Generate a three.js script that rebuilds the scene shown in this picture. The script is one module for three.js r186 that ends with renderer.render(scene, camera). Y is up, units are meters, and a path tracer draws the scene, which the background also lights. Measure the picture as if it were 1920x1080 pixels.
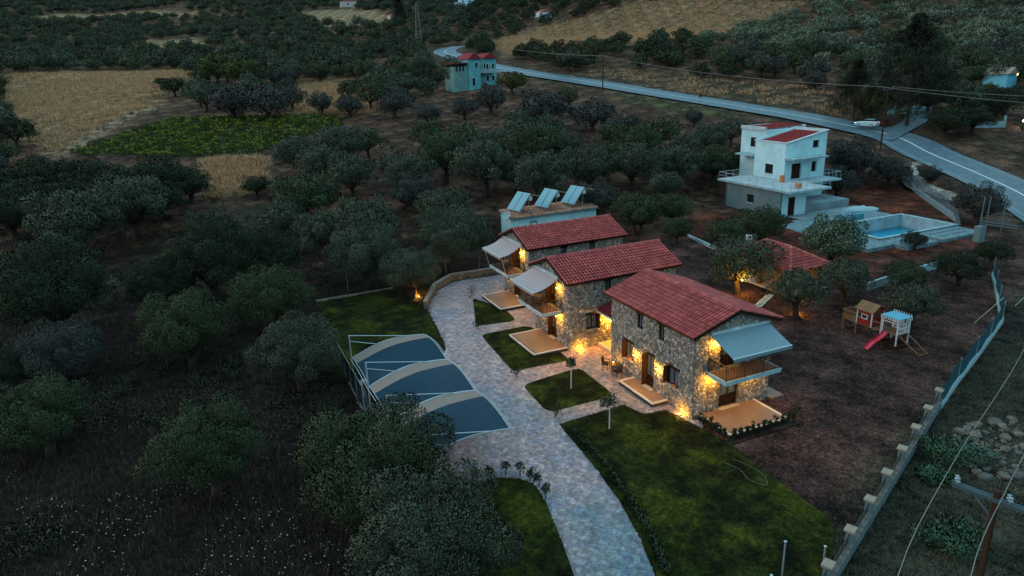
import * as THREE from 'three';
import { mergeGeometries } from 'three/addons/utils/BufferGeometryUtils.js';

// ---------------------------------------------------------------- camera, sky, sun, exposure
const scene = new THREE.Scene();
const camera = new THREE.PerspectiveCamera(45.33, 1920 / 1080, 0.5, 4000);
camera.position.set(0, 22, 0);
camera.rotation.order = 'YXZ';
camera.rotation.set(-18 * Math.PI / 180, 0, -2.2 * Math.PI / 180);
const renderer = new THREE.WebGLRenderer({ antialias: true });
renderer.toneMapping = THREE.LinearToneMapping;
renderer.toneMappingExposure = 1.6;
renderer.shadowMap.enabled = true;
{ // dusk sky: even blue-teal dome, a paler rosy band low in the west (left)
  const w = 256, h = 128, d = new Float32Array(w * h * 4);
  for (let j = 0; j < h; j++) for (let i = 0; i < w; i++) {
    const el = ((j + .5) / h - .5) * Math.PI, az = ((i + .5) / w - .5) * Math.PI * 2;
    const x = Math.cos(el) * Math.cos(az), y = Math.sin(el), z = Math.cos(el) * Math.sin(az);
    const up = Math.max(0, y), t = Math.pow(up, .9);
    let c = [.13 + .34 * t, .22 + .64 * t, .265 + .77 * t];
    const west = Math.max(0, -x * .93 + z * -.25 + .15), g = Math.pow(west / 1.15, 3) * Math.exp(-Math.pow(up / .42, 2));
    c = [c[0] + .66 * g, c[1] + .42 * g, c[2] + .40 * g];
    if (y < 0) c = c.map(v => v * .35);
    d.set([...c, 1], (j * w + i) * 4);
  }
  const sky = new THREE.DataTexture(d, w, h, THREE.RGBAFormat, THREE.FloatType);
  sky.mapping = THREE.EquirectangularReflectionMapping; sky.magFilter = THREE.LinearFilter; sky.needsUpdate = true;
  scene.background = sky; scene.environment = sky;
}
const sun = new THREE.DirectionalLight(0xffdcc4, .5);   // last glow of the set sun, very soft
sun.position.set(-150, 62, -40); sun.target.position.set(0, 0, -70); scene.add(sun, sun.target);
sun.castShadow = true; sun.shadow.radius = 45; sun.shadow.mapSize.set(2048, 2048);
Object.assign(sun.shadow.camera, { left: -140, right: 140, top: 140, bottom: -140, near: 1, far: 500 });

// ---------------------------------------------------------------- helpers
const DEG = Math.PI / 180, TH = 23.6 * DEG;               // the plots share one turned grid
const UX = Math.cos(TH), UZ = -Math.sin(TH), VX = -Math.sin(TH), VZ = -Math.cos(TH);
const grid = (o, u, v) => [o[0] + u * UX + v * VX, o[1] + u * UZ + v * VZ];
const mulberry = s => () => { s |= 0; s = s + 0x6D2B79F5 | 0; let t = Math.imul(s ^ s >>> 15, 1 | s); t = t + Math.imul(t ^ t >>> 7, 61 | t) ^ t; return ((t ^ t >>> 14) >>> 0) / 4294967296; };
let R = mulberry(11);
const rr = (a, b) => a + (b - a) * R();
const sstep = (a, b, t) => { t = Math.min(1, Math.max(0, (t - a) / (b - a))); return t * t * (3 - 2 * t); };
const hash2 = (i, j) => { let h = Math.imul(i, 374761393) ^ Math.imul(j, 668265263); h = Math.imul(h ^ (h >>> 13), 1274126177); return ((h ^ (h >>> 16)) >>> 0) / 4294967296; };
function vnoise(x, y) {
  const i = Math.floor(x), j = Math.floor(y); let u = x - i, v = y - j; u = u * u * (3 - 2 * u); v = v * v * (3 - 2 * v);
  return (hash2(i, j) * (1 - u) + hash2(i + 1, j) * u) * (1 - v) + (hash2(i, j + 1) * (1 - u) + hash2(i + 1, j + 1) * u) * v;
}
const fbm = (x, y, o = 4) => { let s = 0, a = .5; for (let k = 0; k < o; k++) { s += a * vnoise(x, y); x = x * 2.03 + 17.1; y = y * 2.03 + 9.7; a *= .5; } return s / (1 - a * 2 + 1e-9 + 0) ; };
// height of the land over the depth D in front of the viewpoint, flat round the houses and climbing to the hills
const PROFILE = [[0, 0], [74, 0], [90, .6], [104, 2], [125, 5], [160, 10], [200, 15.5], [250, 22.5], [330, 32], [450, 47], [600, 67], [800, 96], [1000, 124], [1400, 178]];
function profile(D) {
  if (D <= 0) return 0;
  for (let k = 1; k < PROFILE.length; k++) {
    const [x1, y1] = PROFILE[k]; if (D > x1 && k < PROFILE.length - 1) continue;
    const [x0, y0] = PROFILE[k - 1], t = (D - x0) / (x1 - x0), sl = i => i <= 0 || i >= PROFILE.length - 1 ? (i <= 0 ? 0 : .135) : (PROFILE[i + 1][1] - PROFILE[i - 1][1]) / (PROFILE[i + 1][0] - PROFILE[i - 1][0]);
    const m0 = (k === 2 ? 0 : sl(k - 1)) * (x1 - x0), m1 = (k === 1 ? 0 : sl(k)) * (x1 - x0), t2 = t * t, t3 = t2 * t;
    return (2 * t3 - 3 * t2 + 1) * y0 + (t3 - 2 * t2 + t) * m0 + (-2 * t3 + 3 * t2) * y1 + (t3 - t2) * m1;
  }
}
function land(x, z) {
  const D = -z; let h = profile(D);
  if (D > 70) {
    const pad = sstep(22, 30, x) * sstep(70, 64, x) * sstep(66, 72, D) * sstep(122, 108, D) ;
    h = h * (1 - pad) + Math.min(h, .35) * pad;
    h += sstep(110, 260, D) * 3.2 * (fbm(x / 70 + 3, z / 70 + 5, 2) - .5) * 2;
    h += sstep(280, 520, D) * 16 * (fbm(x / 230 + 11, z / 260 + 2, 3) - .5) * 2;
    h += 24 * sstep(-30, 130, x) * Math.exp(-(((D - 430) / 80) ** 2));
  }
  if (x > 40 && x < 60 && D > 78 && D < 94) { const u = (x - 44.1) * .9164 + (z + 79.6) * -.4003, v = (x - 44.1) * -.4003 + (z + 79.6) * -.9164; if (u > -1.1 && u < 14.1 && v > -1 && v < 8.2) h = -2.6; }   // the dug-out pool
  return h;
}
const used = new Map();
function numbered(n) { const k = used.get(n) || 0; used.set(n, k + 1); return k ? n + '_' + String(k).padStart(3, '0') : n; }
function tag(o, label, category, group, kind) { if (label) o.userData.label = label; if (category) o.userData.category = category; if (group) o.userData.group = group; if (kind) o.userData.kind = kind; return o; }
function thing(name, label, category, pos = [0, 0, 0], turn = 0, group) {
  const o = new THREE.Group(); o.name = numbered(name); o.position.set(...pos); o.rotation.y = turn; scene.add(o);
  return tag(o, label, category, group);
}
function cloneOf(root, name, label, category, pos, turn = 0, group, scale) {
  const c = root.clone(); c.name = numbered(name); c.userData = {}; c.position.set(...pos); c.rotation.y = turn; if (scale) c.scale.set(...scale); scene.add(c);
  return tag(c, label, category, group);
}
function prep(g) { if (g.index) g = g.toNonIndexed(); for (const k of Object.keys(g.attributes)) if (!['position', 'normal', 'uv', 'color'].includes(k)) g.deleteAttribute(k); return g; }
function mesh(name, geos, mat, parent = scene) {
  geos = (Array.isArray(geos) ? geos : [geos]).map(prep);
  if (geos.some(g => !g.attributes.color)) geos.forEach(g => g.deleteAttribute('color'));
  const m = new THREE.Mesh(geos.length > 1 ? mergeGeometries(geos) : geos[0], mat);
  m.name = parent === scene ? numbered(name) : name; m.castShadow = m.receiveShadow = true; parent.add(m); return m;
}
function bx(w, h, d, x = 0, y = 0, z = 0, ry = 0, rx = 0, rz = 0) {   // box centred at x, z standing on y; uv in metres
  const g = new THREE.BoxGeometry(w, h, d), uv = g.attributes.uv, dims = [[d, h], [d, h], [w, d], [w, d], [w, h], [w, h]];
  for (let f = 0; f < 6; f++) for (let k = 0; k < 4; k++) uv.setXY(f * 4 + k, uv.getX(f * 4 + k) * dims[f][0], uv.getY(f * 4 + k) * dims[f][1]);
  if (rx) g.rotateX(rx); if (rz) g.rotateZ(rz); if (ry) g.rotateY(ry);
  return g.translate(x, y + h / 2, z);
}
function bar(a, b, r = .02, n = 6, r2 = r) {                        // round bar between two points
  const A = new THREE.Vector3(...a), B = new THREE.Vector3(...b), D = B.clone().sub(A), L = D.length();
  const g = new THREE.CylinderGeometry(r2, r, L, n, 1); g.translate(0, L / 2, 0);
  g.applyQuaternion(new THREE.Quaternion().setFromUnitVectors(new THREE.Vector3(0, 1, 0), D.normalize()));
  return g.translate(...a);
}
function beam(a, b, w, h) {                                         // square-cut beam between two points
  const A = new THREE.Vector3(...a), B = new THREE.Vector3(...b), D = B.clone().sub(A), L = D.length();
  const g = new THREE.BoxGeometry(w, h, L); g.translate(0, 0, L / 2);
  const m = new THREE.Matrix4().lookAt(B, A, new THREE.Vector3(0, 1, 0)); g.applyMatrix4(m);
  return g.translate(...a);
}
const tube = (pts, r, seg = 24, n = 5) => new THREE.TubeGeometry(new THREE.CatmullRomCurve3(pts.map(p => new THREE.Vector3(...p))), seg, r, n);
class Bld {                                                          // loose triangles with a colour each
  constructor() { this.p = []; this.c = []; this.u = []; this.nm = []; }
  tri(a, b, c, col, ua, ub, uc) { this.p.push(...a, ...b, ...c); for (let k = 0; k < 3; k++) this.c.push(...col); if (ua) this.u.push(...ua, ...ub, ...uc); else { const e = [b[0] - a[0], b[1] - a[1], b[2] - a[2]], f = [c[0] - a[0], c[1] - a[1], c[2] - a[2]], n = [e[1] * f[2] - e[2] * f[1], e[2] * f[0] - e[0] * f[2], e[0] * f[1] - e[1] * f[0]].map(Math.abs), [i, j] = n[1] >= n[0] && n[1] >= n[2] ? [0, 2] : n[0] >= n[2] ? [2, 1] : [0, 1]; this.u.push(a[i], a[j], b[i], b[j], c[i], c[j]); } }
  quad(a, b, c, d, col) { this.tri(a, b, c, col); this.tri(a, c, d, col); }
  geo() { const g = new THREE.BufferGeometry(); g.setAttribute('position', new THREE.Float32BufferAttribute(this.p, 3)); g.setAttribute('color', new THREE.Float32BufferAttribute(this.c, 3)); g.setAttribute('uv', new THREE.Float32BufferAttribute(this.u, 2)); if (this.nm.length === this.p.length) g.setAttribute('normal', new THREE.Float32BufferAttribute(this.nm, 3)); else g.computeVertexNormals(); return g; }
}
const tint = (c, k, v = 0) => { const s = 1 + k * (R() * 2 - 1); return c.map(x => Math.max(.004, x * s * (1 + v * (R() * 2 - 1)))); };
const inPoly = (p, x, y) => { let r = false; for (let i = 0, j = p.length - 1; i < p.length; j = i++) { const [a, b] = p[i], [c, d] = p[j]; if ((b > y) !== (d > y) && x < (c - a) * (y - b) / (d - b) + a) r = !r; } return r; };
const edgeDist = (p, x, y) => { let m = 1e9; for (let i = 0, j = p.length - 1; i < p.length; j = i++) { const [a, b] = p[j], [c, d] = p[i], l = (c - a) ** 2 + (d - b) ** 2 || 1e-9, t = Math.min(1, Math.max(0, ((x - a) * (c - a) + (y - b) * (d - b)) / l)); m = Math.min(m, Math.hypot(x - a - t * (c - a), y - b - t * (d - b))); } return m; };
function fillet(p, r, n = 4) {                                       // rounded corners
  const o = [];
  for (let i = 0; i < p.length; i++) {
    const a = p[(i + p.length - 1) % p.length], b = p[i], c = p[(i + 1) % p.length], la = Math.hypot(a[0] - b[0], a[1] - b[1]), lc = Math.hypot(c[0] - b[0], c[1] - b[1]);
    const k = Math.min(r, la * .4, lc * .4), s = [b[0] + (a[0] - b[0]) * k / la, b[1] + (a[1] - b[1]) * k / la], e = [b[0] + (c[0] - b[0]) * k / lc, b[1] + (c[1] - b[1]) * k / lc];
    for (let j = 0; j <= n; j++) { const t = j / n; o.push([(1 - t) ** 2 * s[0] + 2 * t * (1 - t) * b[0] + t * t * e[0], (1 - t) ** 2 * s[1] + 2 * t * (1 - t) * b[1] + t * t * e[1]]); }
  }
  return o;
}
function sheet(poly, y0, y1) {                                       // flat slab over a ground polygon, uv in metres
  const s = new THREE.Shape(poly.map(p => new THREE.Vector2(p[0], -p[1]))), g = new THREE.ExtrudeGeometry(s, { depth: y1 - y0, bevelEnabled: false });
  g.rotateX(-Math.PI / 2); return g.translate(0, y0, 0);
}
const clip = (P, nx, ny, c) => { const o = []; for (let i = 0; i < P.length; i++) { const a = P[i], b = P[(i + 1) % P.length], da = nx * a[0] + ny * a[1] - c, db = nx * b[0] + ny * b[1] - c; if (da <= 0) o.push(a); if ((da < 0) !== (db < 0) && da !== db) { const t = da / (da - db); o.push([a[0] + (b[0] - a[0]) * t, a[1] + (b[1] - a[1]) * t]); } } return o; };
function stones(x0, y0, x1, y1, sx, sy, gap, keep, out, drop = .12, stagger = .5) {            // irregular fitted stones over a rectangle: cells of jittered sites
  const nx = Math.ceil((x1 - x0) / sx) + 2, ny = Math.ceil((y1 - y0) / sy) + 2, S = [];
  for (let j = 0; j < ny; j++) for (let i = 0; i < nx; i++) S.push(R() < drop ? null : [x0 + (i - .5 + rr(-.48, .48) + (j & 1) * stagger) * sx, y0 + (j - .5 + rr(-.46, .46)) * sy]);
  for (let j = 0; j < ny; j++) for (let i = 0; i < nx; i++) {
    const s = S[j * nx + i]; if (!s || !keep(s[0], s[1])) continue;
    let P = [[s[0] - sx * 1.4, s[1] - sy * 1.4], [s[0] + sx * 1.4, s[1] - sy * 1.4], [s[0] + sx * 1.4, s[1] + sy * 1.4], [s[0] - sx * 1.4, s[1] + sy * 1.4]];
    for (let b = -2; b <= 2; b++) for (let a = -2; a <= 2; a++) {
      if ((!a && !b) || j + b < 0 || j + b >= ny || i + a < 0 || i + a >= nx) continue;
      const q = S[(j + b) * nx + i + a]; if (!q) continue; const dx = q[0] - s[0], dy = q[1] - s[1], l = Math.hypot(dx, dy);
      P = clip(P, dx / l, dy / l, (dx * (q[0] + s[0]) + dy * (q[1] + s[1])) / 2 / l - gap / 2);
      if (P.length < 3) break;
    }
    if (P.length >= 3) out(P, s);
  }
}
function slabStone(B, P, map, h, bevel, col) {                       // a stone with bevelled rim; map(x, y, up) -> point
  const cx = P.reduce((s, p) => s + p[0], 0) / P.length, cy = P.reduce((s, p) => s + p[1], 0) / P.length;
  let size = 0; P.forEach(p => size += Math.hypot(p[0] - cx, p[1] - cy)); size /= P.length; if (size < .04) return;
  const k = Math.max(.5, 1 - bevel / size), tx = rr(-.12, .12) * h, ty = rr(-.12, .12) * h;
  const lo = P.map(p => map(p[0], p[1], 0)), hi = P.map(p => { const x = cx + (p[0] - cx) * k, y = cy + (p[1] - cy) * k; return map(x, y, h * .86 + tx * (x - cx) / size + ty * (y - cy) / size); }), top = map(cx, cy, h);
  for (let i = 0; i < P.length; i++) { const j = (i + 1) % P.length; B.quad(lo[i], lo[j], hi[j], hi[i], col); B.tri(hi[i], hi[j], top, col); }
}

// ---------------------------------------------------------------- materials
const wrapNoise = (p, seed) => (x, y) => { const i = Math.floor(x), j = Math.floor(y); let u = x - i, v = y - j; u = u * u * (3 - 2 * u); v = v * v * (3 - 2 * v); const q = k => ((k % p) + p) % p, H = (a, b) => hash2(q(a) + seed * 131, q(b) + seed * 57); return (H(i, j) * (1 - u) + H(i + 1, j) * u) * (1 - v) + (H(i, j + 1) * (1 - u) + H(i + 1, j + 1) * u) * v; };
function tex(size, fn, rep, srgb = true) {
  const d = new Uint8Array(size * size * 4);
  for (let j = 0; j < size; j++) for (let i = 0; i < size; i++) { const c = fn(i / size, j / size); for (let k = 0; k < 3; k++) d[(j * size + i) * 4 + k] = Math.max(0, Math.min(255, (c[k] ?? c) * 255)); d[(j * size + i) * 4 + 3] = 255; }
  const t = new THREE.DataTexture(d, size, size); t.wrapS = t.wrapT = THREE.RepeatWrapping; t.magFilter = THREE.LinearFilter; t.minFilter = THREE.LinearMipmapLinearFilter; t.generateMipmaps = true;
  if (srgb) t.colorSpace = THREE.SRGBColorSpace; t.repeat.set(1 / rep, 1 / rep); t.needsUpdate = true; return t;
}
const N = [4, 8, 16, 32, 64, 128, 256].map((p, k) => wrapNoise(p, k + 3));
const multi = (u, v, a, b) => { let s = 0, w = 0, amp = 1; for (let k = a; k <= b; k++) { s += amp * N[k](u * [4, 8, 16, 32, 64, 128, 256][k], v * [4, 8, 16, 32, 64, 128, 256][k]); w += amp; amp *= .72; } return s / w; };
const T = {
  ground: tex(512, (u, v) => { const a = multi(u, v, 0, 6), b = multi(v + .3, u, 4, 6); const k = .50 + (a - .5) * 1.1 + (b - .5) * .75; return [k * 1.32, k * 1.3, k * 1.27]; }, 9),
  rough: tex(256, (u, v) => { const k = .78 + (multi(u, v, 1, 6) - .5) * .62; return [k, k, k * 1.0]; }, 2),
  fine: tex(256, (u, v) => { const k = .86 + (multi(u, v, 0, 5) - .5) * .34; return [k, k, k]; }, 4),
  soft: tex(256, (u, v) => { const k = .93 + (multi(u, v, 0, 2) - .5) * .16 + (multi(u, v, 4, 6) - .5) * .1; return [k, k, k * .99]; }, 6),
  wood: tex(256, (u, v) => { const k = .72 + (N[5](u * 128, v * 8) - .5) * .45 + (multi(u, v, 1, 4) - .5) * .3; return [k, k * .98, k * .95]; }, 1),
  grass: tex(512, (u, v) => { const a = multi(u, v, 0, 3), b = multi(u, v, 4, 6), k = .56 + (a - .5) * 1.5 + (b - .5) * .8; return [k * (.95 + (a - .5) * .6), k * 1.05, k * .8]; }, 7),
  asphalt: tex(256, (u, v) => { const k = .8 + (multi(u, v, 0, 6) - .5) * .4; return [k, k, k]; }, 5),
  weave: tex(128, (u, v) => { const k = .86 + .08 * Math.sin(u * Math.PI * 32) * Math.sin(v * Math.PI * 32) + (multi(u, v, 1, 3) - .5) * .12; return [k, k, k]; }, .6),
};
const mat = (c, o = {}) => new THREE.MeshPhysicalMaterial({ color: new THREE.Color().setRGB(...c), roughness: .85, side: THREE.DoubleSide, specularIntensity: (o.roughness ?? .85) > .55 ? .22 : .8, ...o });
const vmat = (o = {}) => new THREE.MeshPhysicalMaterial({ vertexColors: true, roughness: .85, specularIntensity: .2, side: THREE.DoubleSide, ...o });
const M = {
  ground: vmat({ map: T.ground, bumpMap: T.ground, bumpScale: .12, roughness: .95 }),
  stone: vmat({ map: T.rough, bumpMap: T.rough, bumpScale: .012 }),
  paving: vmat({ map: T.rough, roughness: .6, specularIntensity: .4, bumpMap: T.rough, bumpScale: .006 }),
  mortar: mat([.24, .20, .17], { map: T.rough }), joint: mat([.30, .25, .25], { map: T.rough, roughness: .8 }),
  tile: vmat({ map: T.fine, roughness: .7 }), pan: mat([.045, .01, .01], { map: T.fine }),
  woodDark: mat([.045, .022, .012], { map: T.wood, roughness: .6 }), woodBrown: mat([.085, .038, .016], { map: T.wood, roughness: .6 }), woodPale: mat([.33, .19, .10], { map: T.wood, roughness: .7 }),
  white: mat([.58, .68, .71], { map: T.fine, roughness: .7 }), plaster: mat([.50, .75, .81], { map: T.soft, roughness: .85 }), plasterGrey: mat([.135, .20, .22], { map: T.soft, roughness: .9 }),
  concrete: mat([.24, .32, .35], { map: T.fine, bumpMap: T.rough, bumpScale: .01, roughness: .85 }), concretePale: mat([.36, .50, .54], { map: T.fine, roughness: .85 }),
  cap: mat([.36, .28, .22], { map: T.fine }), sill: mat([.52, .46, .36], { map: T.fine }), terraceFloor: mat([.235, .14, .10], { map: T.fine, roughness: .55 }), terraceEdge: mat([.62, .52, .46], { map: T.fine, roughness: .7 }),
  iron: mat([.03, .024, .02], { roughness: .5, metalness: .4 }), steel: mat([.4, .45, .48], { roughness: .45, metalness: .4 }), zinc: mat([.4, .46, .48], { roughness: .45, metalness: .6 }),
  glass: new THREE.MeshPhysicalMaterial({ color: 0x9fb4bc, roughness: .06, transmission: .75, thickness: 0, side: THREE.DoubleSide }),
  dark: mat([.012, .011, .011]), slatGrey: mat([.13, .17, .19], { map: T.fine, roughness: .6 }),
  awningGrey: mat([.52, .40, .40], { map: T.weave, roughness: .8 }), awningBlue: mat([.21, .31, .36], { map: T.weave, roughness: .8 }),
  grass: mat([.052, .056, .009], { map: T.grass, bumpMap: T.grass, bumpScale: .05, roughness: .95 }), blade: vmat({ roughness: .8 }),
  leaf: vmat({ roughness: .7, specularIntensity: .3 }), bark: mat([.07, .055, .045], { map: T.rough, bumpMap: T.rough, bumpScale: .03, roughness: .95 }), limewash: mat([.7, .7, .68], { map: T.fine }),
  asphalt: mat([.11, .18, .225], { map: T.asphalt, roughness: .5, specularIntensity: .6 }), line: mat([.7, .75, .76], { roughness: .6 }),
  net: new THREE.MeshPhysicalMaterial({ color: new THREE.Color().setRGB(.007, .04, .072), roughness: .8, specularIntensity: .35, map: T.weave, side: THREE.DoubleSide, transparent: true, opacity: .95 }), netBeige: mat([.30, .225, .20], { map: T.weave, roughness: .75 }), shade: mat([.012, .035, .04], { map: T.weave, roughness: .8 }), netBlue: mat([.03, .10, .125], { map: T.weave, roughness: .75 }),
  red: mat([.2, .012, .012], { roughness: .5 }), slide: mat([.48, .016, .04], { roughness: .3 }), terracotta: mat([.5, .17, .08]), blueTarp: mat([.03, .16, .26], { roughness: .4 }),
  pool: mat([.32, .46, .5], { map: T.fine, roughness: .7 }), poolFloor: mat([.08, .6, .74], { map: T.fine, roughness: .6 }),
  water: new THREE.MeshPhysicalMaterial({ color: 0x9fe2f0, roughness: .03, transmission: 1, thickness: 0, ior: 1.33, side: THREE.DoubleSide }),
  side: mat([.085, .06, .045], { map: T.rough }), edge: mat([.28, .34, .36], { roughness: .7 }), deck: mat([.22, .33, .37], { map: T.rough, bumpMap: T.rough, bumpScale: .01 }), arm: mat([.05, .075, .085], { roughness: .7 }), cable: mat([.22, .2, .18], { roughness: .7 }),
  bulb: new THREE.MeshStandardMaterial({ color: 0x000000, emissive: new THREE.Color(1, .66, .2), emissiveIntensity: 6 }),
};
const LAMP = new THREE.Color(1, .47, .045);
function glow(parent, x, y, z, power, r = .06) {                     // a bulb with its own light inside
  const b = mesh('bulb', new THREE.SphereGeometry(r, 10, 8).translate(x, y, z), M.bulb, parent);
  const l = new THREE.PointLight(LAMP, power * 5.4, 0, 2); l.position.set(x, y, z); l.castShadow = true; l.shadow.radius = 3; b.add(l); return b;
}
// ---------------------------------------------------------------- the land
const ZONES = {"field":[[-180.8,-261.3],[-165.9,-274.9],[-121.4,-276.4],[-108.5,-253.4],[-103.5,-216.4],[-95.9,-194.7],[-94.7,-168.7],[-92.4,-145.1],[-105,-156.7],[-127.4,-179.9]],"vine":[[-90,-142.8],[-80.9,-174.9],[-50.2,-173.1],[-38.1,-167.5],[-36.6,-157.3],[-43.6,-148],[-50.3,-137.5],[-57.5,-135.8],[-74,-138.9]],"tan":[[-58.1,-134.8],[-47.5,-135.3],[-42.2,-121.2],[-42.2,-112.7],[-48.3,-111.5]],"tan2":[[-69.5,-241.6],[-42.7,-236.2],[-31.3,-189.6],[-32,-172.7],[-50.4,-173.8],[-60.2,-198.9]],"orchard":[[-39.7,-172.4],[-6.1,-172],[47.5,-156.6],[38.6,-116.4],[17.1,-96.5],[-4.3,-101.7],[-27.2,-112.2]],"meadow":[[18.1,-212.9],[32.5,-225],[61.6,-199.8],[75.4,-189.2],[84.1,-168.9],[80.1,-153.1],[68.7,-143.3],[59.5,-160.4],[32.5,-203.9]],"verge":[[30.3,-190],[56.3,-156.5],[51.4,-150.4],[40.6,-157.4],[28.3,-177]],"hill":[[-8.9,-326.8],[15.7,-368.9],[45.6,-372.5],[71.5,-382.2],[145.1,-359.9],[129.4,-337.5],[101.4,-310.7],[80.2,-283.5],[52.3,-278.2],[31.5,-273.6],[3.3,-267.7],[-2.8,-292.1]],"bank":[[79.7,-141.5],[84,-135.8],[85.3,-113.9],[96.4,-130.1],[89.6,-133.2],[92.9,-149.3],[91.6,-155.1]],"top":[[-431.8,-661.9],[-434,-723],[-330.1,-669.3],[-242.2,-626.6],[-228.7,-590],[-342.2,-635.7],[-394,-653.3]],"top2":[[-210,-419.3],[-155.2,-388.2],[-135.7,-334.5],[-157.5,-336.9]],"top3":[[-162.4,-595.9],[-129.3,-645.8],[-70.1,-486.2],[-64.8,-405.9],[-89.7,-412.6],[-151.4,-553.3]],"redyard":[[24.9,-94.1],[29.5,-99.8],[37.3,-89.6],[56.9,-112.7],[65.7,-109.6],[57.1,-85],[56.1,-80.2],[47.4,-73.3],[38.8,-70.3],[34.9,-66.9],[34.5,-70.9],[27.8,-78.3],[23.5,-85.8]]};
const ROAD = [[66.7,-75.1],[71.3,-87.2],[74.3,-99.5],[74.6,-109.3],[73.8,-121.4],[74.1,-132.7],[70.1,-141.7],[63.7,-152.6],[58.9,-158.8],[50.1,-169.7],[39.9,-181.9],[29.6,-195],[20.6,-206],[9,-220],[1,-230.9],[-7,-245.5],[-14.2,-263],[-19.4,-278.1],[-23.8,-298.5],[-23.5,-313.1],[-18.9,-321.6]];
const paved = [[2.6, -17], [6.6, -17], [5.9, -25.3], [5.7, -27.8], [5.2, -30.9], [4.2, -34.5], [3, -38.1], [2.7, -39.2], [7.2, -41.5], [8.3, -40], [9.8, -40.6], [11.5, -37.95], [11.75, -38.9], [11.1, -39.2], [7.3, -47.8], [9.5, -49], [8, -52.4], [4.3, -50.8], [2, -56.3], [4, -61], [1.7, -61.7], [-.8, -67.1], [.5, -71.8], [-1.4, -72.6], [-6.3, -70.7], [-7.7, -67.8], [-8.3, -62.9], [-8.1, -62.1], [-5.9, -53.9], [-5.6, -52.2], [-6.1, -49.2], [-12.4, -46.6], [-10.2, -41.3], [-6.5, -33.2], [-2.8, -32.8], [-1.3, -33.5], [0, -33.3], [.8, -32.8], [1.3, -31.3], [1.9, -28.1], [2.3, -25.5]];
const LAWNS = {
  A: fillet([[-3.95, -64.9], [-3.3, -57.1], [.3, -58.05], [-.8, -61.5]], .8), B: fillet([[-2.85, -55], [-.2, -47.4], [4.3, -49], [3.5, -51], [1.6, -56.3], [1, -56.65]], .7),
  C: fillet([[.45, -45], [2.05, -40.7], [6.8, -42.8], [4.85, -47.6]], .8), D: fillet([[2.75, -39.2], [7.1, -41.35], [8.3, -39.95], [9.75, -40.5], [11.3, -38.15], [12.7, -36], [13.2, -34.2], [15.4, -28.4], [13.2, -24.2], [10.5, -20], [9, -17], [6.7, -17], [5.95, -25.3], [5.75, -27.8], [5.25, -30.9], [4.25, -34.5], [3.05, -38.1]], .6),
  L: fillet([[-19.5, -65.2], [-12.5, -68.5], [-8.35, -62.2], [-6.1, -54], [-5.8, -52], [-6.4, -49.6], [-13.2, -47], [-15.3, -53.1]], .5), N: fillet([[2.25, -25.5], [1.85, -28.1], [1.25, -31.3], [.75, -32.7], [0, -33.25], [-1.3, -33.45], [-2.8, -32.75], [-5.6, -30], [-4.6, -24], [-1, -19], [2.4, -17]], .5),
};
const nearRoad = (x, z) => { let m = 1e9; for (let i = 1; i < ROAD.length; i++) { const [a, b] = ROAD[i - 1], [c, d] = ROAD[i], l = (c - a) ** 2 + (d - b) ** 2, t = Math.min(1, Math.max(0, ((x - a) * (c - a) + (z - b) * (d - b)) / l)); m = Math.min(m, Math.hypot(x - a - t * (c - a), z - b - t * (d - b))); } return m; };
const zoneW = (k, x, z, f) => { const p = ZONES[k], d = edgeDist(p, x, z) * (inPoly(p, x, z) ? 1 : -1) + (fbm(x / f * 1.3, z / f * 1.3, 3) - .5) * f * 2.2; return sstep(-f, f, d); };
const mix3 = (a, b, t) => [a[0] + (b[0] - a[0]) * t, a[1] + (b[1] - a[1]) * t, a[2] + (b[2] - a[2]) * t];
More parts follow.
